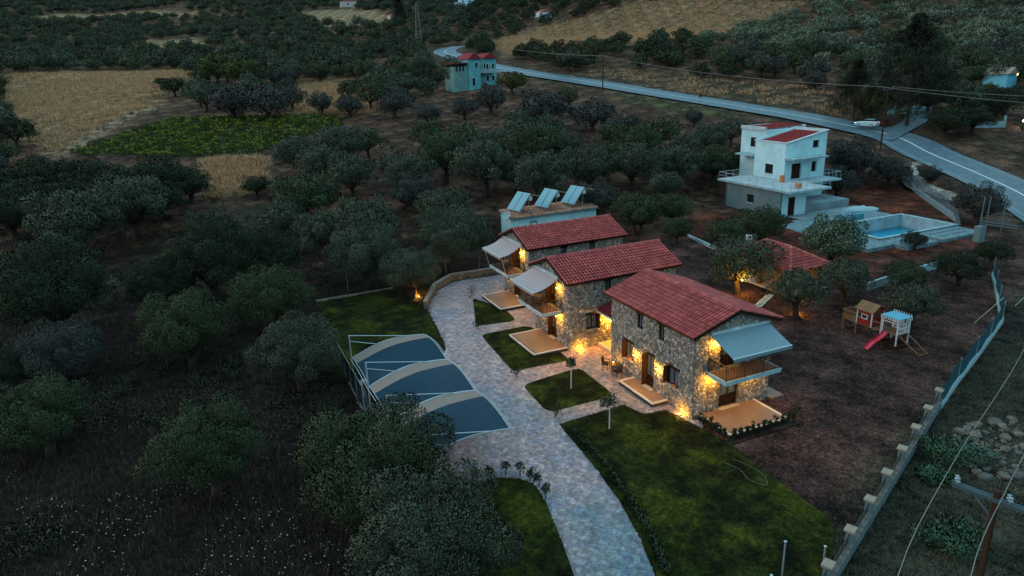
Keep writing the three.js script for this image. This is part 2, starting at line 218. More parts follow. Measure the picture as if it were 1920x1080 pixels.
function soil(x, z) {
  const D = -z, n = fbm(x / 9 + 5, z / 9, 4), n2 = fbm(x / 31, z / 31 + 8, 3);
  let c = mix3([.03, .017, .016], [.062, .037, .032], n);                                     // weedy dry earth near the viewpoint, its colour darkened to stand in for vignetting
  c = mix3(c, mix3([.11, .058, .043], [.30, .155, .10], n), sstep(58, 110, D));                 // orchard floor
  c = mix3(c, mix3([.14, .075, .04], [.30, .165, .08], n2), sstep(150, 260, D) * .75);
  c = mix3(c, mix3([.10, .046, .042], [.21, .10, .09], n), sstep(6, 12, x + (z + 38) * .1) * sstep(92, 78, D) * sstep(14, 20, D)); // bare yard right of the houses
  c = mix3(c, mix3([.05, .044, .03], [.13, .105, .075], n), sstep(-.5, 2.5, (x - 26.97) * .7 + (z + 39.2) * .72 + 2.2) * sstep(90, 74, D));             // rubble ground beyond the boundary wall
  const gold = mix3([.22, .11, .06], [.80, .45, .23], fbm(x / 7, z / 5, 4));
  c = mix3(c, gold.map(v => v * (1 + .5 * sstep(-245, -272, z))), zoneW('field', x, z, 5)); c = mix3(c, gold, zoneW('tan', x, z, 3) * .8); c = mix3(c, gold, zoneW('tan2', x, z, 5) * .85);
  c = mix3(c, mix3([.20, .12, .06], [.62, .40, .23], fbm(x / 11, z / 8, 4)), zoneW('hill', x, z, 8));
  for (const k of ['top', 'top2', 'top3']) c = mix3(c, [.6, .4, .22], zoneW(k, x, z, 9));
  c = mix3(c, mix3([.09, .07, .035], [.24, .16, .09], fbm(x / 7 + 3, z / 5, 4)), zoneW('meadow', x, z, 5)); c = mix3(c, [.16, .15, .06], zoneW('verge', x, z, 3)); c = mix3(c, [.17, .12, .08], zoneW('bank', x, z, 3));
  c = mix3(c, mix3([.10, .022, .014], [.34, .09, .045], fbm(x / 8 + 1, z / 6, 4)), zoneW('redyard', x, z, 2.5));
  c = mix3(c, [.06, .075, .03], zoneW('vine', x, z, 2));
  if (D < 60 && x < 0) { c = mix3(c, [.10, .074, .068], sstep(1.5, .2, Math.abs(x + 12.6 + (z + 31) * -.42 + Math.sin(z / 3) * .5)) * .55 * (.4 + n)); c = mix3(c, [.15, .09, .062], sstep(4.5, 1, Math.hypot(x + 30.5, (z + 46) * .7)) * n); }
  if (D > 70) c = mix3(c, [.16, .12, .09], sstep(9, 5.5, nearRoad(x, z)) * .7);
  if (D > 100) c = mix3(c, [.62, .42, .27], sstep(3.2, 1, Math.abs(x + 93.6 - (z + 170) * .05 - Math.sin(z / 13) * .8)) * sstep(205, 190, D) * sstep(138, 150, D)); // dirt track by the golden field
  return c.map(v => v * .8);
}
{
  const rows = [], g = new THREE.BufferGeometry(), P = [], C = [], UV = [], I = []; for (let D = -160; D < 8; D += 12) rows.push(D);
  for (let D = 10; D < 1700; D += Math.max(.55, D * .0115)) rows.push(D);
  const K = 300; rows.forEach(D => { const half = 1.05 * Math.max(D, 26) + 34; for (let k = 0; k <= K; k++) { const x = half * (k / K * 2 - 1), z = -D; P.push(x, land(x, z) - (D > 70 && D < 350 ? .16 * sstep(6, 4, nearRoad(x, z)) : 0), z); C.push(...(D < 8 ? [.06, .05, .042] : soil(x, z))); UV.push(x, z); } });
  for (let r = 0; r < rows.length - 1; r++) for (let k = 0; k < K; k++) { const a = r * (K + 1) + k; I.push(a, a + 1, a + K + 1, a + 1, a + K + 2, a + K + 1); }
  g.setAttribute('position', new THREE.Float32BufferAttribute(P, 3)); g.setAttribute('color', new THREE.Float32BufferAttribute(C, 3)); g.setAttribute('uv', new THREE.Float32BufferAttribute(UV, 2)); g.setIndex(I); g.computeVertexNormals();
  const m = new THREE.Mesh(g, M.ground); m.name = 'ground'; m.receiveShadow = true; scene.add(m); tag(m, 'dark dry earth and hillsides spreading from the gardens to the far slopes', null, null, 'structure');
}
function ribbon(pts, half, up, off = 0, every = 3) {                 // a strip draped over the land along a line
  const cur = new THREE.CatmullRomCurve3(pts.map(p => new THREE.Vector3(p[0], 0, p[1]))), n = Math.ceil(cur.getLength() / every), P = [], U = [], I = [], W = half > 1 ? 4 : 1;
  for (let i = 0; i <= n; i++) {
    const p = cur.getPointAt(i / n), t = cur.getTangentAt(i / n), nx = -t.z, nz = t.x;
    for (let k = 0; k <= W; k++) { const o = off + half * (k / W * 2 - 1), x = p.x + nx * o, z = p.z + nz * o; P.push(x, land(p.x + nx * off, p.z + nz * off) * .5 + land(x, z) * .5 + up, z); U.push(o, i * every); }
  }
  for (let i = 0; i < n; i++) for (let k = 0; k < W; k++) { const a = i * (W + 1) + k; I.push(a, a + 1, a + W + 1, a + 1, a + W + 2, a + W + 1); }
  const g = new THREE.BufferGeometry(); g.setAttribute('position', new THREE.Float32BufferAttribute(P, 3)); g.setAttribute('uv', new THREE.Float32BufferAttribute(U, 2)); g.setIndex(I); g.computeVertexNormals(); return g;
}
{
  const road = mesh('road', ribbon(ROAD, 4.7, .06), M.asphalt); tag(road, 'two-lane asphalt road curving past the villa and up the valley', null, null, 'structure');
  mesh('centre_line', ribbon(ROAD, .09, .075, .1), M.line, road); mesh('edge_line', ribbon(ROAD, .06, .075, -3.8), M.edge, road); mesh('edge_line', ribbon(ROAD, .06, .075, 3.8), M.edge, road);
  const side = mesh('side_road', ribbon([[70.5, -131.5], [78.6, -139.4], [83.6, -144.2], [88, -150], [92.6, -157.9]], 2.3, .09), M.asphalt); tag(side, 'short side road climbing to a white gate right of the pole', null, null, 'structure');
  const pad = mesh('gravel_lay_by', ribbon([[67.5, -117], [66.6, -111], [66.2, -104], [67, -98]], 2.6, .16), mat([.4, .35, .31], { map: T.ground, roughness: .95 })); tag(pad, 'pale gravel lay-by between the road and the slatted boundary fence', null, null, 'structure');
}
// driveway and patios of fitted flagstones, on one bed
{
  const drive = thing('driveway', 'grey flagstone driveway curving up past the lawns to the stone houses', null); tag(drive, null, null, null, 'structure');
  mesh('bed', sheet(paved, -.05, .008), M.joint, drive);
  const skip = Object.values(LAWNS), all = [], feet = [[11.14, -39.11, 6.2, 9.6]];
  const base = [[.52, .37, .38], [.58, .41, .415], [.48, .365, .395], [.61, .42, .41], [.44, .35, .385]];
  stones(-13, -73, 12, -17, .29, .27, .012, (x, z) => inPoly(paved, x, z) && !skip.some(l => inPoly(l, x, z) && edgeDist(l, x, z) > .2), (P, s) => {
    let Q = P; if (!P.every(p => inPoly(paved, p[0], p[1]))) Q = P.map(p => inPoly(paved, p[0], p[1]) ? p : [s[0] + (p[0] - s[0]) * .45, s[1] + (p[1] - s[1]) * .45]);
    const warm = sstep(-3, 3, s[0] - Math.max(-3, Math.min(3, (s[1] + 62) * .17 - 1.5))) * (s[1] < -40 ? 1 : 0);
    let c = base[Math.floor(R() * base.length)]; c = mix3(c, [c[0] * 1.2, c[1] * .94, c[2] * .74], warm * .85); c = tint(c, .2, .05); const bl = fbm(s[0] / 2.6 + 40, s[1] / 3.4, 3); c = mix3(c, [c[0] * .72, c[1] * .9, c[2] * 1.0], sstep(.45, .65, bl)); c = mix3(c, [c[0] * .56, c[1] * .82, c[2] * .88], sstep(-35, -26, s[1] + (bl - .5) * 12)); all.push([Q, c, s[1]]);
  }, .36, .27);
  all.sort((a, b) => b[2] - a[2]); const near = all.filter(a => a[2] < -24.4), rest = new Bld();
  const dmap = (x, z, u) => [x, .012 + u, z];
  near.forEach(([P, c], i) => { if (i < 290) { const b = new Bld(); slabStone(b, P, dmap, .014, .016, c); if (b.p.length) mesh('paving_stone', b.geo(), M.paving, drive); } else slabStone(rest, P, dmap, .014, .016, c); });
  all.filter(a => a[2] >= -24.4).forEach(([P, c]) => slabStone(rest, P, dmap, .014, .016, c));
  tag(mesh('paving_stones', rest.geo(), M.paving, drive), null, null, null, 'stuff');
}
const lawnLabel = { A: 'small green lawn between the drive and the farthest house terrace', B: 'green lawn wrapped round the middle house terrace beside the drive', C: 'four-sided green lawn with a young white-stemmed tree at its middle', D: 'large green lawn below the nearest stone house with a white-stemmed sapling', L: 'dark green lawn behind the car shelters', N: 'rounded lawn nose left of the drive at the bottom' };
function scatter(poly, per, fn) { let x0 = 1e9, x1 = -1e9, z0 = 1e9, z1 = -1e9; poly.forEach(([x, z]) => { x0 = Math.min(x0, x); x1 = Math.max(x1, x); z0 = Math.min(z0, z); z1 = Math.max(z1, z); }); const n = (x1 - x0) * (z1 - z0) * per; for (let i = 0; i < n; i++) { const x = rr(x0, x1), z = rr(z0, z1); if (inPoly(poly, x, z)) fn(x, z); } }
function tuft(blades, h, spread, cols, w = .012) { const b = new Bld(); for (let i = 0; i < blades; i++) { const a = rr(0, 6.283), r = spread * Math.sqrt(R()), x = Math.cos(a) * r, z = Math.sin(a) * r, hh = h * rr(.55, 1.1), lx = x + Math.cos(a) * hh * rr(.1, .8), lz = z + Math.sin(a) * hh * rr(.1, .8), t = rr(0, 6.283), wx = Math.cos(t) * w, wz = Math.sin(t) * w; b.tri([x - wx, 0, z - wz], [x + wx, 0, z + wz], [lx, hh, lz], tint(cols[i % cols.length], .25)); } return b.geo(); }
const dummy = new THREE.Object3D();
function strew(name, geo, material, spots, label, category) {        // uncountable small growth: one instanced object
  const m = new THREE.InstancedMesh(geo, material, spots.length); m.name = numbered(name); m.castShadow = m.receiveShadow = true;
  spots.forEach(([x, y, z, s, sy], i) => { dummy.position.set(x, y, z); dummy.rotation.set(0, R() * 6.283, 0); dummy.scale.set(s, sy ?? s, s); dummy.updateMatrix(); m.setMatrixAt(i, dummy.matrix); }); scene.add(m);
  return tag(m, label, category, null, 'stuff');
}
{
  const spots = [];
  for (const k in LAWNS) { const l = LAWNS[k], m = mesh('lawn', sheet(l, -.05, .038), M.grass); tag(m, lawnLabel[k], null, null, 'structure'); scatter(l, 26, (x, z) => { if (edgeDist(l, x, z) > .05) { const n = fbm(x / 1.7, z / 1.7, 3); if (R() < n * 1.4) spots.push([x, .036, z, rr(.8, 1.3)]); } }); }
  strew('grass', tuft(14, .06, .13, [[.04, .05, .005], [.058, .062, .007], [.027, .036, .004]]), M.blade, spots, 'short green grass growing over the garden lawns', 'grass');
}
// ---------------------------------------------------------------- the three stone houses
const STONE = [[.48, .41, .34], [.39, .36, .33], [.56, .46, .36], [.30, .285, .27], [.7, .62, .53], [.43, .34, .26], [.26, .26, .265], [.58, .55, .52]];
function tileField(B, o, e1, e2, n, w, h, L, inside, cols, mul = 1) { // barrel tiles: e1 along the ridge, e2 down the slope, n outward
  const tw = .285, tl = .36, nc = Math.round(w / tw), nr = Math.round(h / tl), at = (a, b, c) => [0, 1, 2].map(k => o[k] + e1[k] * a + e2[k] * b + n[k] * c);
  for (let i = 0; i < nc; i++) for (let j = 0; j < nr; j++) {
    const a = (i + .5) * w / nc, b0 = j * h / nr, b1 = (j + 1) * h / nr + .05; if (inside && !inside(a, (b0 + b1) / 2)) continue;
    const c = tint(cols[Math.floor(R() * cols.length)], .09, .05), S = 5, up = [], lo = [], inn = [], r = w / nc * .43, d = rr(-.004, .004), sk = rr(-.006, .006);
    for (let k = 0; k <= S; k++) { const t = Math.PI * k / S, x = -Math.cos(t), y = Math.sin(t); up.push(at(a + x * r * .82, b0, y * r * .8 + .012 + d)); lo.push(at(a + sk + x * r, b1, y * r * .98 + .06 + d)); inn.push(at(a + sk + x * (r - .018), b1, y * (r * .98 - .03) + .03)); }
    for (let k = 0; k < S; k++) { B.quad(up[k], up[k + 1], lo[k + 1], lo[k], c); B.quad(lo[k], lo[k + 1], inn[k + 1], inn[k], c); }
  }
}
function ridgeRow(B, a, b, r, cols, step = .36) {
  const D = new THREE.Vector3(b[0] - a[0], b[1] - a[1], b[2] - a[2]), L = D.length(), n = Math.round(L / step); D.normalize();
  const s = new THREE.Vector3(0, 1, 0).cross(D).normalize(), u = D.clone().cross(s);
  for (let i = 0; i < n; i++) {
    const c = tint(cols[Math.floor(R() * cols.length)], .2, .06), t0 = i * L / n, t1 = (i + 1) * L / n + .05, A = [], Bq = [];
    for (let k = 0; k <= 6; k++) { const t = Math.PI * k / 6, x = -Math.cos(t), y = Math.sin(t); for (const [arr, tt, q, lift] of [[A, t0, .84, -.02], [Bq, t1, 1, .012]]) arr.push([0, 1, 2].map(m => a[m] + [D.x, D.y, D.z][m] * tt + [s.x, s.y, s.z][m] * x * r * q + [u.x, u.y, u.z][m] * (y * r * .75 * q + lift))); }
    for (let k = 0; k < 6; k++) B.quad(A[k], A[k + 1], Bq[k + 1], Bq[k], c);
  }
}
const REDS = [[.48, .098, .092], [.44, .085, .08], [.53, .115, .102], [.41, .082, .075]];
function solid(poly3, thick, n) {                                    // slab from a planar polygon and its inward direction
  const B = new Bld(), q = poly3.map(p => [p[0] - n[0] * thick, p[1] - n[1] * thick, p[2] - n[2] * thick]), w = [1, 1, 1];
  for (let i = 1; i < poly3.length - 1; i++) { B.tri(poly3[0], poly3[i], poly3[i + 1], w); B.tri(q[0], q[i + 1], q[i], w); }
  for (let i = 0; i < poly3.length; i++) { const j = (i + 1) % poly3.length; B.quad(poly3[i], poly3[j], q[j], q[i], w); }
  const g = B.geo(); g.deleteAttribute('color'); return g;
}
function railing(parent, pts, y, withPosts = true) {                 // wrought-iron rail with single bars; pts on the slab edge
  for (let i = 1; i < pts.length; i++) {
    const [a, b] = pts[i - 1], [c, d] = pts[i], L = Math.hypot(c - a, d - b), n = Math.round(L / .125);
    for (const [h, w] of [[.98, .05], [.1, .03], [.84, .022]]) mesh('rail', beam([a, y + h, b], [c, y + h, d], w, .026), M.iron, parent);
    for (let k = 1; k < n; k++) mesh('bar', bx(.026, .88, .026, a + (c - a) * k / n, y + .1, b + (d - b) * k / n), M.iron, parent);
  }
  if (withPosts) pts.forEach(([a, b]) => mesh('post', bx(.045, 1.02, .045, a, y, b), M.iron, parent));
}
function stoneHouse(name, label, pos, turn, o) {
  const g = thing(name, label, 'house', pos, turn), { W, L, eave, ridge } = o;
  const map = { front: (s, y, d) => [s, y, d], left: (s, y, d) => [-d, y, -s], right: (s, y, d) => [W + d, y, -s], back: (s, y, d) => [s, y, -L - d] };
  const shape = { front: [[0, -.15], [W, -.15], [W, eave], [W / 2, ridge - .12], [0, eave]], left: [[0, -.15], [L, -.15], [L, eave], [0, eave]] }; shape.back = shape.front; shape.right = shape.left;
  // masonry core
  const core = [];
  for (const w of ['front', 'left', 'right', 'back']) {
    const inset = w === 'left' || w === 'right' ? .3 : 0, s = new THREE.Shape(shape[w].map(([a, b]) => new THREE.Vector2(a === 0 ? inset : a === L && inset ? L - inset : a, b)));
    o.open.filter(q => q.w === w).forEach(q => { const h = new THREE.Path(); h.moveTo(q.a, q.y0); h.lineTo(q.b, q.y0); h.lineTo(q.b, q.y1); h.lineTo(q.a, q.y1); h.closePath(); s.holes.push(h); });
    const e = prep(new THREE.ExtrudeGeometry(s, { depth: .3, bevelEnabled: false })), p = e.attributes.position;
    for (let i = 0; i < p.count; i++) p.setXYZ(i, ...map[w](p.getX(i), p.getY(i), p.getZ(i) - .3)); e.computeVertexNormals(); core.push(e);
  }
  core.push(bx(W - .62, .2, L - .62, W / 2, 2.75, -L / 2), bx(W - .62, .2, L - .62, W / 2, .02, -L / 2));
  const wall = mesh('wall', core, M.mortar, g), B = new Bld();
  for (const w of o.faces) {
    const P0 = shape[w], len = w === 'front' || w === 'back' ? W : L, top = w === 'front' ? ridge : eave, op = o.open.filter(q => q.w === w);
    stones(-.1, -.1, len + .1, top, .215, .155, .022, (x, y) => inPoly(P0, x, y) && !op.some(q => x > q.a - .02 && x < q.b + .02 && y > q.y0 && y < q.y1), (P, s) => {
      for (let i = 0; i < P0.length; i++) { const a = P0[i], b = P0[(i + 1) % P0.length], l = Math.hypot(b[0] - a[0], b[1] - a[1]), nx = (b[1] - a[1]) / l, ny = -(b[0] - a[0]) / l; P = clip(P, nx, ny, nx * a[0] + ny * a[1]); if (P.length < 3) return; }
      for (const q of op) { if (s[0] <= q.a && s[1] > q.y0 - .15 && s[1] < q.y1 + .15) P = clip(P, 1, 0, q.a); else if (s[0] >= q.b && s[1] > q.y0 - .15 && s[1] < q.y1 + .15) P = clip(P, -1, 0, -q.b); else if (s[0] > q.a - .15 && s[0] < q.b + .15) P = s[1] < q.y0 ? clip(P, 0, 1, q.y0) : clip(P, 0, -1, -q.y1); if (P.length < 3) return; }
      slabStone(B, P, (x, y, u) => map[w](x, y, u - .006), rr(.03, .065), .028, tint(STONE[Math.floor(R() * STONE.length)], .3, .06));
    });
  }
  tag(mesh('wall_stones', B.geo(), M.stone, wall), null, null, null, 'stuff');
  // openings
  for (const q of o.open) {
    const m = map[q.w], w = q.b - q.a, h = q.y1 - q.y0, part = q.door ? 'door' : 'window', box = (a, b, y0, y1, d0, d1) => { const A = m(a, y0, d0), C = m(b, y1, d1); return bx(Math.abs(C[0] - A[0]), y1 - y0, Math.abs(C[2] - A[2]), (A[0] + C[0]) / 2, y0, (A[2] + C[2]) / 2); };
    const f = mesh(part, [box(q.a, q.a + .09, q.y0, q.y1, -.2, -.1), box(q.b - .09, q.b, q.y0, q.y1, -.2, -.1), box(q.a + .09, q.b - .09, q.y1 - .09, q.y1, -.2, -.1), ...(q.door ? [] : [box(q.a + .09, q.b - .09, q.y0, q.y0 + .08, -.2, -.1)]), box((q.a + q.b) / 2 - .035, (q.a + q.b) / 2 + .035, q.y0 + (q.door ? 0 : .08), q.y1 - .09, -.19, -.11)], q.door ? M.woodBrown : M.woodDark, g);
    if (q.door) { mesh('door_panel', [box(q.a + .09, (q.a + q.b) / 2 - .036, q.y0, q.y0 + .8, -.18, -.13), box((q.a + q.b) / 2 + .036, q.b - .09, q.y0, q.y0 + .8, -.18, -.13)], M.woodDark, f); mesh('pane', [box(q.a + .09, (q.a + q.b) / 2 - .036, q.y0 + .8, q.y1 - .09, -.165, -.15), box((q.a + q.b) / 2 + .036, q.b - .09, q.y0 + .8, q.y1 - .09, -.165, -.15)], M.glass, f); mesh('threshold', box(q.a - .06, q.b + .06, q.y0 - .12, q.y0 - .004, -.25, .3), M.sill, f); mesh('handle', box((q.a + q.b) / 2 + .06, (q.a + q.b) / 2 + .09, q.y0 + 1, q.y0 + 1.16, -.13, -.08), M.iron, f); }
    else { for (const s of [[q.a + .09, (q.a + q.b) / 2 - .036], [(q.a + q.b) / 2 + .036, q.b - .09]]) mesh('pane', box(s[0], s[1], q.y0 + .08, q.y1 - .09, -.165, -.15), M.glass, f); mesh('sill', box(q.a - .08, q.b + .08, q.y0 - .09, q.y0 - .003, -.1, .11), M.sill, f); }
    if (q.shut) for (const [s, side] of q.shut === 2 ? [[q.a, -1], [q.b, 1]] : [[q.shut === 'a' ? q.a : q.b, q.shut === 'a' ? -1 : 1]]) mesh('shutter', [box(side < 0 ? s + .005 : s - .05, side < 0 ? s + .05 : s - .005, q.y0 + .02, q.y1 - .02, -.08, .05 + w * .24), box(side < 0 ? s + .05 : s - .06, side < 0 ? s + .06 : s - .05, q.y0 + .2, q.y0 + .3, -.05, .03 + w * .22), box(side < 0 ? s + .05 : s - .06, side < 0 ? s + .06 : s - .05, q.y1 - .3, q.y1 - .2, -.05, .03 + w * .22)], M.woodBrown, f);
    mesh('lintel', box(q.a - .16, q.b + .16, q.y1 + .004, q.y1 + .17, -.06, .075), M.woodDark, f);
  }
  // roof
  const oh = .42, en = .35, sl = Math.hypot(W / 2, ridge - eave), ny = (W / 2) / sl, nx = (ridge - eave) / sl, run = sl * (W / 2 + oh) / (W / 2), roof = new THREE.Group(); roof.name = 'roof'; g.add(roof);
  const tiles = new Bld(), pan = [];
  for (const s of [-1, 1]) {
    const e2 = [s * ny, -nx, 0], n = [s * nx, ny, 0], o0 = [W / 2, ridge, en], at = (a, b, c) => [o0[0] + e2[0] * b + n[0] * c, o0[1] + e2[1] * b + n[1] * c, en - a];
    tileField(tiles, o0, [0, 0, -1], e2, n, L + 2 * en, run, 0, null, o.reds || REDS);
    pan.push(solid([at(0, .02, 0), at(L + 2 * en, .02, 0), at(L + 2 * en, run - .04, 0), at(0, run - .04, 0)], .09, n));
    mesh('eave_board', solid([at(0, run - .03, .01), at(L + 2 * en, run - .03, .01), at(L + 2 * en, run, .01), at(0, run, .01)], .16, n), M.woodDark, roof);
    for (const a of [-.03, L + 2 * en]) mesh('gable_board', solid([at(a, 0, .05), at(a + .03, 0, .05), at(a + .03, run, .05), at(a, run, .05)], .2, n), M.woodDark, roof);
  }
  mesh('roof_deck', pan, M.pan, roof); tag(mesh('roof_tiles', tiles.geo(), M.tile, roof), null, null, null, 'stuff');
  const rd = new Bld(); ridgeRow(rd, [W / 2, ridge + .03, en], [W / 2, ridge + .03, -L - en], .17, o.ridgeCol || REDS); tag(mesh('ridge_tiles', rd.geo(), M.tile, roof), null, null, null, 'stuff');
  // terrace, balcony, awning
  const [tx0, tx1, tz] = o.terrace;
  const ter = mesh('terrace', bx(tx1 - tx0 - .4, .29, tz - .3, (tx0 + tx1) / 2, 0, (tz - .2) / 2), M.terraceFloor, g);
  mesh('terrace_edge', [bx(.2, .06, tz - .04, tx0 + .1, .25, tz / 2 + .03), bx(.2, .06, tz - .04, tx1 - .1, .25, tz / 2 + .03), bx(tx1 - tx0 - .404, .058, .2, (tx0 + tx1) / 2, .25, tz - .05)], M.terraceEdge, ter); mesh('terrace_side', [bx(.12, .248, tz - .1, tx0 + .1, 0, tz / 2), bx(.12, .248, tz - .1, tx1 - .1, 0, tz / 2), bx(tx1 - tx0 - .33, .248, .12, (tx0 + tx1) / 2, 0, tz - .1)], M.side, ter);
  const [b0, b1, bd] = o.balcony, bal = mesh('balcony', [bx(b1 - b0, .2, bd - .08, (b0 + b1) / 2, 2.86, bd / 2 + .06), bx(b1 - b0 + .08, .05, bd, (b0 + b1) / 2, 3.062, bd / 2 + .05)], o.slab || M.white, g);
  mesh('balcony_floor', bx(b1 - b0 - .2, .012, bd - .2, (b0 + b1) / 2, 3.115, bd / 2 + .03), M.terraceFloor, bal);
  railing(bal, [[b0 + .06, .08], [b0 + .06, bd - .04], [b0 + (b1 - b0) / 3, bd - .04], [b0 + (b1 - b0) * 2 / 3, bd - .04], [b1 - .06, bd - .04], [b1 - .06, .08]], 3.12);
  { const [a0, a1, out, y0, y1, sag] = o.awning, nU = 12, nV = 14, fb = new Bld(), pt = (i, j, t) => { const v = j / nV, u = i / nU, wav = sag * (Math.sin(u * 9 + v * 2) * .012 + Math.sin(u * 21 - v * 5) * .005); return [a0 + (a1 - a0) * u, y0 + (y1 - y0) * v - Math.sin(v * Math.PI) * (.03 + sag * (.14 + .06 * Math.sin(u * Math.PI))) + wav - t, .12 + (out - .12) * v]; };
    for (const t of [0, .006]) for (let i = 0; i < nU; i++) for (let j = 0; j < nV; j++) fb.quad(pt(i, j, t), pt(i + 1, j, t), pt(i + 1, j + 1, t), pt(i, j + 1, t), [1, 1, 1]);
    let ag = fb.geo(); ag.deleteAttribute('color'); const aw = mesh('awning', ag, o.cloth, g);
    mesh('valance', [bx(a1 - a0, .2, .012, (a0 + a1) / 2, y1 - .22, out + .05)], o.cloth, aw); mesh('front_bar', bar([a0, y1 - .01, out], [a1, y1 - .01, out], .045), M.white, aw); mesh('roller_box', bx(a1 - a0 + .06, .16, .14, (a0 + a1) / 2, y0 - .02, .1), M.white, aw);
    for (const [x, q] of [[a0 + .25, 1], [a1 - .25, -1]]) mesh('awning_arm', [beam([x, y0 - .1, .1], [x + q * .9, (y0 + y1) / 2 - .25, out * .5], .04, .05), beam([x + q * .9, (y0 + y1) / 2 - .25, out * .5], [x, y1 - .05, out - .03], .04, .05)], M.white, aw);
    if (o.posts) for (const x of [a0 + .1, a1 - .1]) mesh('awning_post', bar([x, 3.1, bd - .02], [x, y1 + .02, out - .1], .022), M.white, aw); }
  for (const [w, s, y, p, off = .3] of o.lamps) { const c = map[w], A = c(s, y, off), lampM = mesh('wall_lamp', [bar(c(s, y + .14, 0), c(s, y + .2, off), .015), new THREE.ConeGeometry(.1, .08, 10, 1, true).translate(A[0], A[1] + .11, A[2])], M.iron, g); glow(lampM, ...A, p, .055); }
  return g;
}
const H1 = stoneHouse('stone_house', 'nearest stone house, blue awning over its iron balcony, two lit lamps by the side door', [11.14, 0, -39.11], TH, {
  W: 6.2, L: 9.6, eave: 5.88, ridge: 6.93, faces: ['front', 'left'], cloth: M.awningBlue, slab: mat([.42, .62, .70], { map: T.fine }), terrace: [.4, 5.05, 3], balcony: [1, 5.4, 1.75], awning: [1.1, 5.7, 2.15, 5.62, 4.78, 0],
  open: [{ w: 'left', a: 6.75, b: 7.75, y0: 1.4, y1: 2.75, shut: 'b' }, { w: 'left', a: 1.5, b: 2.7, y0: 1.5, y1: 2.75, shut: 'b' }, { w: 'left', a: 4.2, b: 5.2, y0: .3, y1: 2.7, door: 1, shut: 'b' }, { w: 'left', a: 5.62, b: 6.25, y0: 4.2, y1: 5.3 }, { w: 'left', a: 3.15, b: 3.75, y0: 4.2, y1: 5.3 },
    { w: 'front', a: 2.1, b: 3.6, y0: .3, y1: 2.45, door: 1 }, { w: 'front', a: 2.0, b: 3.4, y0: 3.15, y1: 5.15, door: 1 }],
  lamps: [['left', 6.2, 2.2, 1.5], ['left', 3.55, 2.2, 1.5], ['front', 1.45, 5.0, 1.6], ['front', 1.2, 2.62, 1.8, .5], ['front', 4.5, 2.62, 1.8, .5]],
});
{ // side terrace of the nearest house
  const t = mesh('side_terrace', bx(1.1, .29, 3.6, -.57, 0, -4.5), M.terraceFloor, H1); mesh('terrace_edge', [bx(.2, .06, 4.1, -1.24, .25, -4.5), bx(1.1, .058, .2, -.575, .25, -2.56), bx(1.1, .058, .2, -.575, .25, -6.44)], M.terraceEdge, t); mesh('terrace_side', [bx(.12, .248, 4, -1.22, 0, -4.5), bx(1.06, .248, .12, -.6, 0, -2.58), bx(1.06, .248, .12, -.6, 0, -6.42)], M.side, t);
  mesh('corner_step', bx(1.1, .16, 1.5, 6.8, 0, -.4), M.terraceFloor, H1);
}
const ROT2 = TH - Math.PI / 2, org2 = grid([4.33, -50.86], 0, 5.9), org3 = grid([1.7, -61.7], 0, 5.9);
const opt2 = low => ({
  W: 5.9, L: 10.2, eave: 5.86, ridge: 7.03, faces: ['front', 'right'], cloth: M.awningGrey, terrace: [1, 5.9, 3.05], balcony: [.5, 4.9, 1.8], awning: [.1, 4.5, 2.3, 5.68, 4.85, 1], posts: !low,
  open: [{ w: 'front', a: 2.85, b: 3.85, y0: .35, y1: 2.5, door: 1, shut: 'a' }, { w: 'front', a: 2.75, b: 3.85, y0: 3.15, y1: 5.2, door: 1, shut: 'a' }, { w: 'right', a: 3.35, b: 3.9, y0: 4.3, y1: 5.35 }, { w: 'right', a: 6.45, b: 7, y0: 4.3, y1: 5.35 }, ...(low ? [{ w: 'right', a: 1.67, b: 2.72, y0: 1.5, y1: 2.75, shut: 'b' }] : [])],
  lamps: [['front', 4.55, 5.0, 1.7], ['front', 4.6, 2.62, 1.7, .42], ['front', 1.6, 2.62, .9, .42]],
});
const H2 = stoneHouse('stone_house', 'middle stone house, grey awning slung over a lit balcony facing the drive', [org2[0], 0, org2[1]], ROT2, opt2(true));
const H3 = stoneHouse('stone_house', 'farthest stone house, pale awning on white posts below the solar panels', [org3[0], 0, org3[1]], ROT2, opt2(false));
